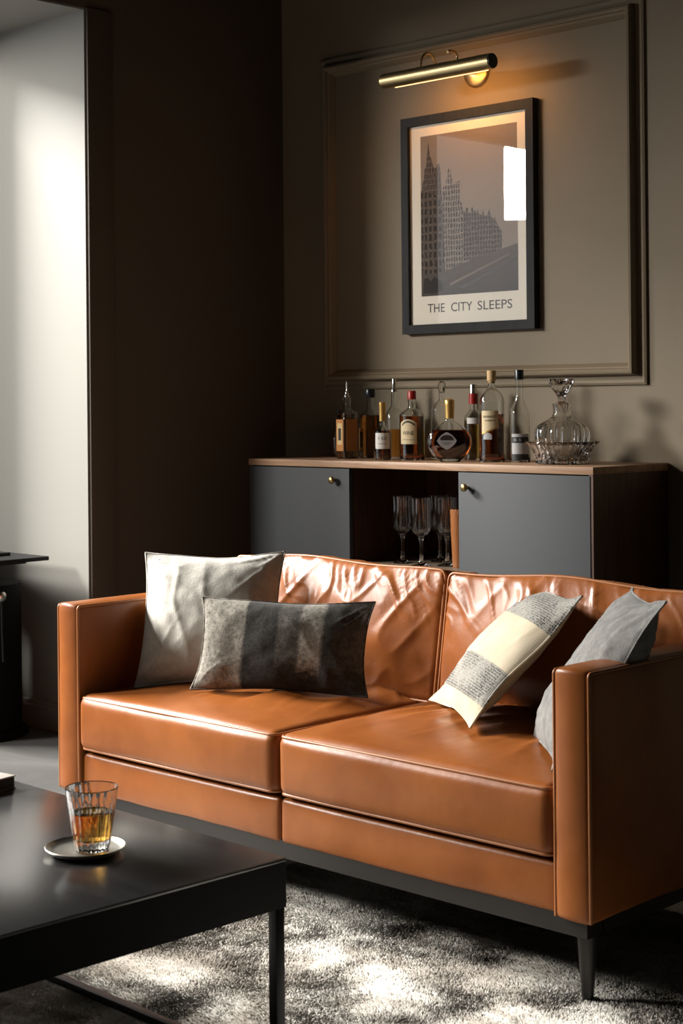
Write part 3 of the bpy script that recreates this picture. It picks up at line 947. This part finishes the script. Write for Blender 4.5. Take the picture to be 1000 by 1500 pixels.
# 8 red necked bottle
b = bottle(-3.998, -.135, sm([(.032, 0), (.036, .004), (.036, .10), (.036, .15), (.033, .166), (.018, .186), (.0125, .196), (.012, .236)], 3),
           'clear bottle with pale label, red collar and silver cap behind the flask', 'glass', 'gold_liquid', .15)
curved_label(b, .036, .138, .160, .056, M['paper_white'], ang=VIEW, off=.0006)
lathe('collar', [(.0125, .212), (.0178, .212), (.0165, .252), (0, .252)], M['red_wax'], b, 28)
lathe('cap', [(0, .252), (.0145, .252), (.0125, .284), (.011, .287), (0, .287)], M['silver'], b, 28)
# 9 tall bottle with cream label and cork
b = bottle(-3.816, -.25, sm([(.044, 0), (.048, .004), (.048, .06), (.048, .205), (.046, .228), (.036, .250), (.020, .266), (.013, .278), (.0125, .288), (.0135, .292)], 3),
           'tall broad bottle of dark rum with slanted cream label and pale cork stopper', 'glass', 'amber_dark', .175)
curved_label(b, .048, .118, .188, .066, M['paper_cream'], ang=VIEW - .22, bot=lambda s: .012 * s)
curved_label(b, .048, .113, .118, .066, M['gold_foil'], ang=VIEW - .22, bot=lambda s: .012 * s, top=lambda s: .012 * s, name='label_band')
text_mesh('label_print', 'BANANSTS', .0125, M['ink'], b, cyl_map(.048, .166, VIEW - .22), width=.050)
text_mesh('label_print', 'CARIBEAN', .008, M['ink'], b, cyl_map(.048, .152, VIEW - .22), width=.040)
curved_label(b, .048, .083, .108, .034, M['paper_silver'], ang=VIEW - .4, off=.0005, name='badge', top=lambda s: -.010 * s * s)
lathe('cork', [(0, .288), (.0115, .288), (.012, .296), (.0165, .298), (.0165, .332), (.0155, .335), (0, .335)], M['cork'], b, 28)
# 10 slim clear bottle with black cap
b = bottle(-3.719, -.21, sm([(.036, 0), (.0385, .004), (.0385, .06), (.0385, .165), (.036, .188), (.022, .215), (.0145, .238), (.0135, .26), (.0135, .296), (.014, .305)], 3),
           'slim clear bottle with black cap and silver and black label', 'glass', None, 0)
curved_label(b, .0385, .030, .070, .070, M['paper_silver'])
curved_label(b, .0385, .070, .092, .070, M['paper_black'], name='label_band')
curved_label(b, .0385, .092, .103, .070, M['paper_silver'], name='label_band')
text_mesh('label_print', 'B S', .014, M['paper_silver'], b, cyl_map(.0385, .081, VIEW - .3), width=.026)
curved_label(b, .0385, .008, .030, .070, M['paper_black'], name='label_band')
lathe('cap', [(0, .300), (.0165, .300), (.0165, .334), (.0155, .336), (0, .336)], M['black_cap'], b, 28)

# crystal bowl and decanter
bowl = empty('crystal_bowl', (-3.484, -.27, TOP), 'low flared cut crystal bowl holding the decanter at the right of the bottles', 'bowl')
def cut(t, r, z):
    return r * (1 + .028 * math.cos(28 * t)) if r > .05 else r
def cutd(t, r, z):
    return r * (1 + .05 * (abs(math.cos(12 * t + z * 40)) - .5) + .03 * (abs(math.cos(16 * t - z * 55)) - .5)) if r > .06 else r
lathe('glass_body', [(0, 0), (.088, 0), (.094, .004), (.094, .02), (.096, .035), (.104, .052), (.118, .068), (.129, .076), (.127, .079), (.112, .0705), (.098, .054), (.088, .036), (.084, .018), (.08, .012), (0, .012)],
      M['crystal'], bowl, 144, rib=cutd, auto=7)
dec = empty('decanter', (-3.484, -.27, TOP + .0125), 'ribbed crystal decanter with flared glass stopper standing in the cut bowl', 'decanter')
ribf = lambda t, r, z: r * (1 + (.085 * (abs(math.cos(12 * t)) - .6) if .01 < z < .15 and r > .036 else 0))
dp = sm([(.052, 0), (.068, .005), (.084, .038), (.093, .074), (.095, .096), (.089, .116), (.071, .132), (.050, .143), (.038, .153), (.032, .166), (.031, .183), (.034, .200)], 3)
inn = [(max(r - .005, .003), z) for r, z in dp if z > .012]
lathe('glass_body', [(0, 0)] + dp + inn[::-1] + [(0, .012)], M['crystal'], dec, 144, rib=ribf, auto=9)
lathe('stopper', [(0, .170), (.018, .170), (.024, .200), (.013, .206), (.012, .214), (.015, .226), (.030, .245), (.043, .270), (.045, .280), (.042, .286), (.034, .281), (.02, .270), (0, .266)], M['crystal'], dec, 40, rib=lambda t, r, z: r * (1 + (.03 * math.cos(8 * t) if z > .205 else 0)), auto=25)

# goblets in the niche: one built, copied
gz = .6843
def goblet(x, y, label):
    root = empty('wine_goblet', (x, y, gz), label, 'glass', 'ribbed goblets in the sideboard niche')
    rf = lambda t, r, z: r * (1 + (.022 * math.cos(20 * t) if z > .118 and r > .02 else 0))
    lathe('bowl', [(0, .112), (.012, .112), (.026, .122), (.034, .134), (.037, .148), (.0365, .20), (.037, .252), (.0362, .253), (.0348, .252), (.034, .20), (.0345, .150), (.031, .138), (.022, .128), (0, .122)], M['crystal'], root, 120, rib=rf, auto=25)
    lathe('stem', [(0, 0), (.036, 0), (.037, .0025), (.022, .007), (.012, .014), (.0075, .024), (.006, .045), (.006, .085), (.0085, .1), (.014, .111), (0, .1115)], M['crystal'], root, 32, auto=30)
    return root
g0 = goblet(-4.052, -.38, 'middle ribbed goblet in the open niche of the sideboard')
def dup(root, loc, label):
    r = root.copy(); COL.objects.link(r); r.location = loc; r['label'] = label
    for ch in list(root.children):
        c = ch.copy(); COL.objects.link(c); c.parent = r
    return r
dup(g0, (-4.190, -.33, gz), 'ribbed goblet nearest the left door inside the niche')
dup(g0, (-3.985, -.31, gz), 'ribbed goblet behind and right of the middle goblet in the niche')
dup(g0, (-4.115, -.20, gz), 'ribbed goblet at the back of the niche between the front ones')
# hammered amber tumbler vase
vz = empty('amber_vase', (-3.905, -.33, gz), 'tall hammered amber glass beside the goblets, half hidden by the right door', 'vase')
lathe('glass_body', sm([(.024, 0), (.028, .004), (.030, .05), (.033, .12), (.035, .20), (.0345, .215)], 6) + [(.032, .215), (.030, .12), (.027, .05), (.024, .01), (0, .01)],
      mat('hammered_amber', (.55, .22, .08), .25, 0, Transmission_Weight=.55, IOR=1.45), vz, 60,
      rib=lambda t, r, z: r * (1 + .03 * math.cos(18 * t + (1 if int(z * 90) % 2 else 0) * PI)), auto=30)

# ================================================================== PICTURE
FX0, FX1, FZ0, FZ1 = -4.4485, -3.782, 1.566, 2.433
fd = .034; fb = .036
pic = empty('framed_poster', ((FX0 + FX1) / 2, 0, FZ0), 'black framed vintage city street poster hanging under the brass picture light', 'picture')
OP = np.array([(FX0 + FX1) / 2, 0, FZ0]); pl = lambda p: tuple(np.array(p) - OP)
bm = bmesh.new()
for quad in (((FX0, FZ0), (FX1, FZ0), (FX1 - fb, FZ0 + fb), (FX0 + fb, FZ0 + fb)), ((FX1, FZ0), (FX1, FZ1), (FX1 - fb, FZ1 - fb), (FX1 - fb, FZ0 + fb)),
             ((FX1, FZ1), (FX0, FZ1), (FX0 + fb, FZ1 - fb), (FX1 - fb, FZ1 - fb)), ((FX0, FZ1), (FX0, FZ0), (FX0 + fb, FZ0 + fb), (FX0 + fb, FZ1 - fb))):
    f_ = [bm.verts.new(pl((x, -fd, z))) for x, z in quad]; k_ = [bm.verts.new(pl((x, -.002, z))) for x, z in quad]
    bm.faces.new(f_); bm.faces.new(k_[::-1])
    for i in range(4): bm.faces.new((f_[i], k_[i], k_[(i + 1) % 4], f_[(i + 1) % 4]))
bm_obj('frame', bm, M['frame_wood'], pic)
IX0, IX1, IZ0, IZ1 = FX0 + fb, FX1 - fb, FZ0 + fb, FZ1 - fb
pm = mat('poster_paper', (.82, .75, .64), .8)
paper = box('poster', pl((IX0, -.018, IZ0)), pl((IX1, -.004, IZ1)), pm, pic)
pw, ph = IX1 - IX0, IZ1 - IZ0
GX0, GX1 = IX0 + pw * .095, IX1 - pw * .085
GZ1, GZ0 = IZ1 - ph * .055, IZ0 + ph * .142
gw, gh = GX1 - GX0, GZ1 - GZ0


def print_mat(name, stops, axis='Z', grain=.25):
    m = mat(name, (.3, .25, .2), .8); v = coords(m)
    s = N(m, 'ShaderNodeSeparateXYZ'); L(m, v, s.inputs[0])
    nz = noise_n(m, v, 7, 5, .65); ad = N(m, 'ShaderNodeMath', operation='MULTIPLY_ADD'); L(m, nz, ad.inputs[0]); ad.inputs[1].default_value = .12
    L(m, s.outputs[axis], ad.inputs[2])
    c = ramp(m, ad.outputs[0], stops)
    g = ramp(m, noise_n(m, v, 160, 5, .8), [(.3, (1 - grain,) * 3), (.7, (1 + grain * .4,) * 3)])
    mx = N(m, 'ShaderNodeMix', data_type='RGBA', blend_type='MULTIPLY'); mx.inputs['Factor'].default_value = 1
    L(m, c, mx.inputs['A']); L(m, g, mx.inputs['B']); L(m, mx.outputs['Result'], BS(m).inputs['Base Color'])
    return m


def building_mat(name, dark, light, sx_, sz_, smear=.02):
    m = mat(name, dark, .8); v0 = coords(m)
    nz = N(m, 'ShaderNodeTexNoise', Scale=30, Detail=4); L(m, v0, nz.inputs['Vector'])
    mv = N(m, 'ShaderNodeVectorMath', operation='MULTIPLY_ADD'); L(m, nz.outputs['Color'], mv.inputs[0]); mv.inputs[1].default_value = (smear, 0, smear); L(m, v0, mv.inputs[2])
    rt = N(m, 'ShaderNodeMapping'); rt.inputs['Rotation'].default_value = (PI / 2, 0, 0); L(m, mv.outputs[0], rt.inputs['Vector'])
    br = N(m, 'ShaderNodeTexBrick', Scale=1.0); br.offset = 0.0
    br.inputs['Brick Width'].default_value = sx_; br.inputs['Row Height'].default_value = sz_; br.inputs['Mortar Size'].default_value = min(sx_, sz_) * .28
    br.inputs['Mortar Smooth'].default_value = .4
    br.inputs['Color1'].default_value = (*[k * .45 for k in dark], 1); br.inputs['Color2'].default_value = (*dark, 1); br.inputs['Mortar'].default_value = (*light, 1)
    L(m, rt.outputs[0], br.inputs['Vector'])
    g = ramp(m, noise_n(m, v0, 55, 6, .8), [(.32, (.45,) * 3), (.68, (1.2,) * 3)])
    mx = N(m, 'ShaderNodeMix', data_type='RGBA', blend_type='MULTIPLY'); mx.inputs['Factor'].default_value = 1
    L(m, br.outputs['Color'], mx.inputs['A']); L(m, g, mx.inputs['B']); L(m, mx.outputs['Result'], BS(m).inputs['Base Color'])
    return m


def poly(name, pts, lift, material):
    """flat ink shape on the print; pts in 0..1 (right, down)"""
    bm = bmesh.new()
    f_ = [bm.verts.new(pl((GX0 + s * gw, -.0182 - lift, GZ1 - t * gh))) for s, t in pts]
    bm.faces.new(f_)
    for f in bm.faces:
        f.normal_update()
        if f.normal.y > 0: f.normal_flip()
    bmesh.ops.triangulate(bm, faces=bm.faces)
    me = bpy.data.meshes.new(name); bm.to_mesh(me); bm.free(); me.materials.append(material)
    o = bpy.data.objects.new(name, me); COL.objects.link(o); o.parent = paper
    return o


# local z on the poster runs from 0 (frame bottom) to .867
poly('printed_sky', [(0, 0), (1, 0), (1, 1), (0, 1)], 0, print_mat('print_sky', [(0.25, (.27, .215, .175)), (.62, (.31, .25, .20)), (.95, (.20, .155, .125))], 'Z', .12))
bl_far = building_mat('print_far_houses', (.055, .042, .034), (.17, .13, .105), .014, .019)
bl_mid = building_mat('print_mid_houses', (.065, .046, .038), (.30, .24, .19), .013, .022)
bl_near = building_mat('print_near_houses', (.040, .028, .023), (.13, .098, .078), .024, .034)
st = print_mat('print_street', [(0.12, (.035, .028, .024)), (.26, (.085, .066, .055)), (.42, (.13, .10, .083))], 'Z', .35)
poly('printed_houses', [(.42, .80), (.42, .49), (.435, .49), (.44, .455), (.45, .49), (.475, .50), (.48, .475), (.50, .475), (.505, .51), (.53, .51), (.535, .485), (.545, .47), (.555, .50), (.58, .50), (.585, .52), (.60, .49), (.61, .52), (.64, .53), (.65, .50), (.67, .54), (.70, .53), (.715, .50), (.73, .53), (.75, .56), (.77, .55), (.80, .60), (.84, .64), (.84, .78)], .0002, bl_far)
poly('printed_tower', [(.23, .86), (.232, .36), (.24, .33), (.27, .325), (.275, .28), (.285, .275), (.29, .24), (.30, .22), (.306, .165), (.312, .22), (.325, .24), (.33, .28), (.345, .29), (.35, .315), (.42, .305), (.425, .33), (.42, .35), (.42, .43), (.44, .45), (.45, .50), (.45, .82)], .0004, bl_mid)
poly('printed_tower', [(.0, .5), (.02, .29), (.035, .27), (.04, .21), (.06, .19), (.07, .12), (.085, .03), (.10, .12), (.125, .16), (.14, .20), (.16, .21), (.175, .19), (.20, .18), (.215, .24), (.225, .36), (.24, .5)], .0005, building_mat('print_church', (.065, .048, .04), (.17, .13, .105), .009, .024))
poly('printed_houses', [(0, .90), (0, .34), (.06, .35), (.12, .365), (.18, .38), (.22, .40), (.235, .44), (.25, .86)], .0006, bl_near)
poly('printed_street', [(0, .865), (.25, .855), (.45, .81), (.65, .775), (.84, .745), (1, .72), (1, 1), (0, 1)], .0007, st)
poly('printed_tram_line', [(.30, .93), (.92, .775), (.92, .782), (.31, .945)], .0009, mat('print_pale_line', (.19, .15, .125), .8))
poly('printed_tram_line', [(.42, .955), (1, .80), (1, .808), (.43, .97)], .0009, M['ink'])
poly('printed_figures', [(.02, .98), (.03, .89), (.07, .885), (.10, .91), (.14, .88), (.18, .90), (.22, .92), (.24, .97), (.14, .985)], .0009, mat('print_dark_blot', (.025, .02, .018), .8))
ink_ = mat('print_title_ink', (.035, .028, .024), .7)
for word, cx_, w_ in (('THE', -.1685, .088), ('CITY', -.0390, .108), ('SLEEPS', .1275, .170)):
    text_mesh('title_word', word, .05, ink_, paper, lambda a, b_, c_, cx_=cx_: pl((a + cx_ + (IX0 + IX1) / 2 + .004, -.0185 - c_, b_ + IZ0 + ph * .078)), width=w_)
box('glass_pane', pl((IX0, -.0245, IZ0)), pl((IX1, -.0225, IZ1)), M['pane'], pic)

# ================================================================== PICTURE LIGHT
LC = np.array((-4.052, -.27, 2.552 - .012))
lamp = empty('picture_light', (-4.052, 0, 2.54), 'brushed brass tube picture light on curved arms above the framed poster', 'lamp')
ll = lambda p: tuple(np.array(p) - np.array((-4.052, 0, 2.54)))
# tube: open cylinder with closed ends, axis along x
LX0, LX1, LR = -4.322, -3.782, .029
LZ = 2.5365
V = []; F = []; seg = 40
ringp = [(LX0, .0), (LX0, LR - .003), (LX0 + .003, LR), (LX1 - .003, LR), (LX1, LR - .003)]
tubem = lathe('shade', [(0, 0), (LR - .003, 0), (LR, .003), (LR, LX1 - LX0 - .003), (LR - .003, LX1 - LX0), (0, LX1 - LX0)], M['brass'], lamp, 40, auto=35)
tubem.matrix_local = Matrix.Translation(ll((LX0, -.27, LZ))) @ Matrix.Rotation(PI / 2, 4, 'Y')
capo = lathe('end_cap', [(0, 0), (LR - .002, 0), (LR - .002, .004), (0, .004)], M['black_cap'], lamp, 40, auto=35)
capo.matrix_local = Matrix.Translation(ll((LX1 - .001, -.27, LZ))) @ Matrix.Rotation(PI / 2, 4, 'Y')
disc = lathe('wall_plate', [(0, 0), (.060, 0), (.062, .004), (.060, .010), (.052, .016), (.02, .021), (0, .022)], M['brass'], lamp, 48, auto=35)
disc.matrix_local = Matrix.Translation(ll((-4.075, -.0005, 2.575))) @ Matrix.Rotation(PI / 2, 4, 'X')
path = [ll((-4.13, -.27 + .045 - .045 * math.cos(q), LZ + LR - .004 + .062 * math.sin(q))) for q in np.linspace(0, PI, 18)]
path += [ll((-4.13 + .055 * k, -.18 + .16 * k, LZ + LR - .010 + (.012 * k))) for k in np.linspace(.12, 1, 8)]
tube('arm', path, .0052, M['brass'], lamp, 10)
path = [ll((-4.00, -.27 + .03 + .03 * math.cos(q), LZ + LR + .028 + .016 * math.sin(q))) for q in np.linspace(PI * .8, 0, 10)]
path += [ll((-4.00, -.21, LZ + LR + .026 - .035 * k)) for k in np.linspace(.2, 1, 5)] + [ll((-4.00 - .075 * k, -.21 + .19 * k, LZ + LR - .010 + .012 * k)) for k in np.linspace(.15, 1, 8)]
tube('arm', path, .0052, M['brass'], lamp, 10)
# glowing strip under the tube on the wall side
em = bpy.data.materials.new('warm_lamp_glow'); em.use_nodes = True; nt = em.node_tree; nt.nodes.clear()
e_ = nt.nodes.new('ShaderNodeEmission'); o_ = nt.nodes.new('ShaderNodeOutputMaterial'); e_.inputs[0].default_value = (1, .52, .2, 1); e_.inputs[1].default_value = 4
nt.links.new(e_.outputs[0], o_.inputs[0])
box('bulb_strip', ll((LX0 + .04, -.247, LZ - .026)), ll((LX1 - .04, -.243, LZ - .016)), em, lamp)
al = area_light('picture_light_glow', (-4.052, -.232, LZ - .024), (-4.052, -.02, 2.40), .40, .02, 1.3, (1.0, 0.43, .10), 150)

# ================================================================== COFFEE TABLE
TA = math.radians(-1.343)
ct = empty('coffee_table', (-2.2652, -2.8013, 0), 'low rectangular black coffee table with slim metal legs in front of the sofa', 'table', None, TA)
TZ = .4327; TLx, TLy = 1.35, .95
box('table_top', (-TLx, -TLy, TZ - .007), (0, 0, TZ), M['table_top'], ct, .0008)
bm = bmesh.new(); zt = TZ - .0073; zb = .338; k = .022
add_box(bm, (-TLx + .0005, -TLy + .0005, zb), (-.0005, -TLy + k, zt)); add_box(bm, (-TLx + .0005, -k, zb), (-.0005, -.0005, zt))
add_box(bm, (-k, -TLy + k, zb), (-.0005, -k, zt)); add_box(bm, (-TLx + .0005, -TLy + k, zb), (-TLx + k, -k, zt))
bm_obj('apron', bm, M['black_wood'], ct)
for lx, ly in ((-.014, -.014), (-TLx + .014, -.014), (-.014, -TLy + .014), (-TLx + .014, -TLy + .014)):
    box('leg', (lx - .011, ly - .011, .018), (lx + .011, ly + .011, zb - .0005), M['black_metal'], ct, .001)
for ly in (-.014, -TLy + .014):
    box('floor_bar', (-TLx + .026, ly - .011, .018), (-.026, ly + .011, .034), M['black_metal'], ct, .001)

# coaster, tumbler, small book
cs = empty('coaster', (-2.576, -3.040, TZ), 'round pale metal coaster with raised rim under the whisky tumbler', 'coaster')
lathe('plate', [(0, .001), (.060, .001), (.067, .004), (.0735, .009), (.0765, .0125), (.0775, .0135), (.0765, .0142), (.0735, .0122), (.067, .0085), (.06, .0065), (0, .0065)], M['nickel'], cs, 72, auto=40)
lathe('foot_pad', [(0, 0), (.058, 0), (.058, .0012), (0, .0012)], M['black_cap'], cs, 48)
tb = empty('whisky_tumbler', (-2.562, -3.034, TZ + .0068), 'fluted glass tumbler of amber whisky standing on the coaster', 'glass')
fl = lambda t, r, z: r * (1 - (.045 * abs(math.cos(9 * t)) if .002 < z < .100 and r > .025 else 0))
TH = .122
outer = [(.028, 0), (.0315, .002), (.034, .010), (.0375, .03), (.042, .06), (.0465, .088), (.0490, .104), (.0508, TH - .002), (.0500, TH)]
innr = [(.0485, TH - .001), (.0455, .100), (.0420, .075), (.0375, .045), (.0345, .026), (.0325, .022), (0, .022)]
lathe('glass_body', [(0, 0)] + outer + innr, M['glass'], tb, 144, rib=fl, auto=28)
lathe('whisky', [(0, .0215), (.0330, .0215), (.0350, .026), (.0380, .045), (.0418, .070), (.0425, .0745), (.0412, .0740), (0, .0740)], M['whisky'], tb, 96,
      rib=lambda t, r, z: r * .985 * (1 + .012 * math.cos(18 * t)), auto=40)
bk = empty('notebook', (-3.215, -2.905, TZ), 'small dark notebook with pale cover lying on the coffee table edge', 'book', None, math.radians(8))
box('pages', (-.13, -.045, .003), (.098, .07, .026), mat('dark_page_block', (.03, .028, .025), .8), bk)
box('cover', (-.13, -.052, .0262), (.10, .072, .0295), mat('pale_book_cover', (.62, .58, .52), .55), bk, .001)
box('back_cover', (-.13, -.052, .0002), (.10, .072, .0028), M['paper_black'], bk)

# ================================================================== SIDE TABLE IN THE BAY
stb = empty('side_table', (-5.51, -1.33, 0), 'black drum shaped side table with flat overhanging top standing in the window bay', 'table')
box('table_top', (-.42, -.20, .690), (.215, .17, .706), M['black_wood'], stb, .003)
box('top_support', (-.24, -.13, .674), (.12, .13, .6895), M['black_wood'], stb, .002)
lathe('drum', [(0, .028), (.19, .028), (.194, .034), (.194, .590), (.190, .597), (0, .597)], M['matt_black'], stb, 64, loc=(-.07, 0, 0))
for a_ in (-.25, 1.85, 3.95):
    lathe('post', [(0, .5975), (.011, .5975), (.011, .6735), (0, .6735)], M['black_metal'], stb, 20, loc=(-.07 + .13 * math.cos(a_), .13 * math.sin(a_), 0))
kn = lathe('clamp_knob', [(0, 0), (.008, 0), (.008, .02), (.018, .026), (.02, .036), (.014, .042), (0, .043)], M['silver'], stb, 24)
kn.matrix_local = Matrix.Translation((.124, -.012, .560)) @ Matrix.Rotation(PI / 2, 4, 'Y')
lathe('base', [(0, 0), (.215, 0), (.220, .006), (.218, .018), (.205, .0275), (0, .0275)], M['matt_black'], stb, 64, loc=(-.07, 0, 0))
tube('pull_cord', [(.150, -.012, .560), (.156, -.012, .52), (.160, -.014, .44), (.168, -.016, .34), (.17, -.016, .31)], .004, M['black_cap'], stb, 8)
tag(box('tray_book', (-5.80, -1.42, .7065), (-5.44, -1.24, .7185), M['black_wood'], None, .001), 'thin black book lying on the dark side table top', 'book')

# ================================================================== RUG
RX0, RX1, RY0, RY1 = -3.98, -1.5, -4.9, -1.1
rug = box('rug', (RX0, RY0, .0005), (RX1, RY1, .012), M['rug'], None, .003)
tag(rug, 'thick mottled cream and taupe wool rug under the sofa and coffee table', 'rug')


def pile_mesh(n, x0, x1, y0, y1, size, hgt):
    x = rng.uniform(x0, x1, n); y = rng.uniform(y0, y1, n)
    P = np.stack([x, y, np.zeros(n)], 1)
    lean = fbm(P * np.array([7, 7, 1]), 31, 3) * 1.2; lean2 = fbm(P * np.array([7, 7, 1]) + 50, 37, 3) * 1.2
    h = hgt * (.75 + .35 * fbm(P * np.array([16, 16, 1]), 41, 3) + rng.uniform(-.15, .25, n))
    h = np.clip(h, hgt * .3, hgt * 1.5)
    a = rng.uniform(0, 2 * PI, n)
    V = np.zeros((n, 4, 3))
    for k in range(3):
        V[:, k, 0] = x + size * np.cos(a + k * 2 * PI / 3); V[:, k, 1] = y + size * np.sin(a + k * 2 * PI / 3); V[:, k, 2] = .0115
    V[:, 3, 0] = x + lean * h * .8 + rng.normal(0, .3, n) * h; V[:, 3, 1] = y + lean2 * h * .8 + rng.normal(0, .3, n) * h; V[:, 3, 2] = .0115 + h
    base = np.arange(n)[:, None] * 4
    F = np.concatenate([base + np.array([0, 1, 3]), base + np.array([1, 2, 3]), base + np.array([2, 0, 3])])
    me = bpy.data.meshes.new('pile'); me.vertices.add(n * 4); me.vertices.foreach_set('co', V.ravel())
    me.loops.add(len(F) * 3); me.loops.foreach_set('vertex_index', F.ravel().astype(np.int32))
    me.polygons.add(len(F)); me.polygons.foreach_set('loop_start', np.arange(0, len(F) * 3, 3, dtype=np.int32))
    me.update(calc_edges=True); me.validate()
    return me
me = pile_mesh(230000, -3.3, -1.6, -3.3, -1.45, .0038, .0075)
me.materials.append(M['pile'])
po = bpy.data.objects.new('pile', me); COL.objects.link(po); po.parent = rug; po['kind'] = 'stuff'
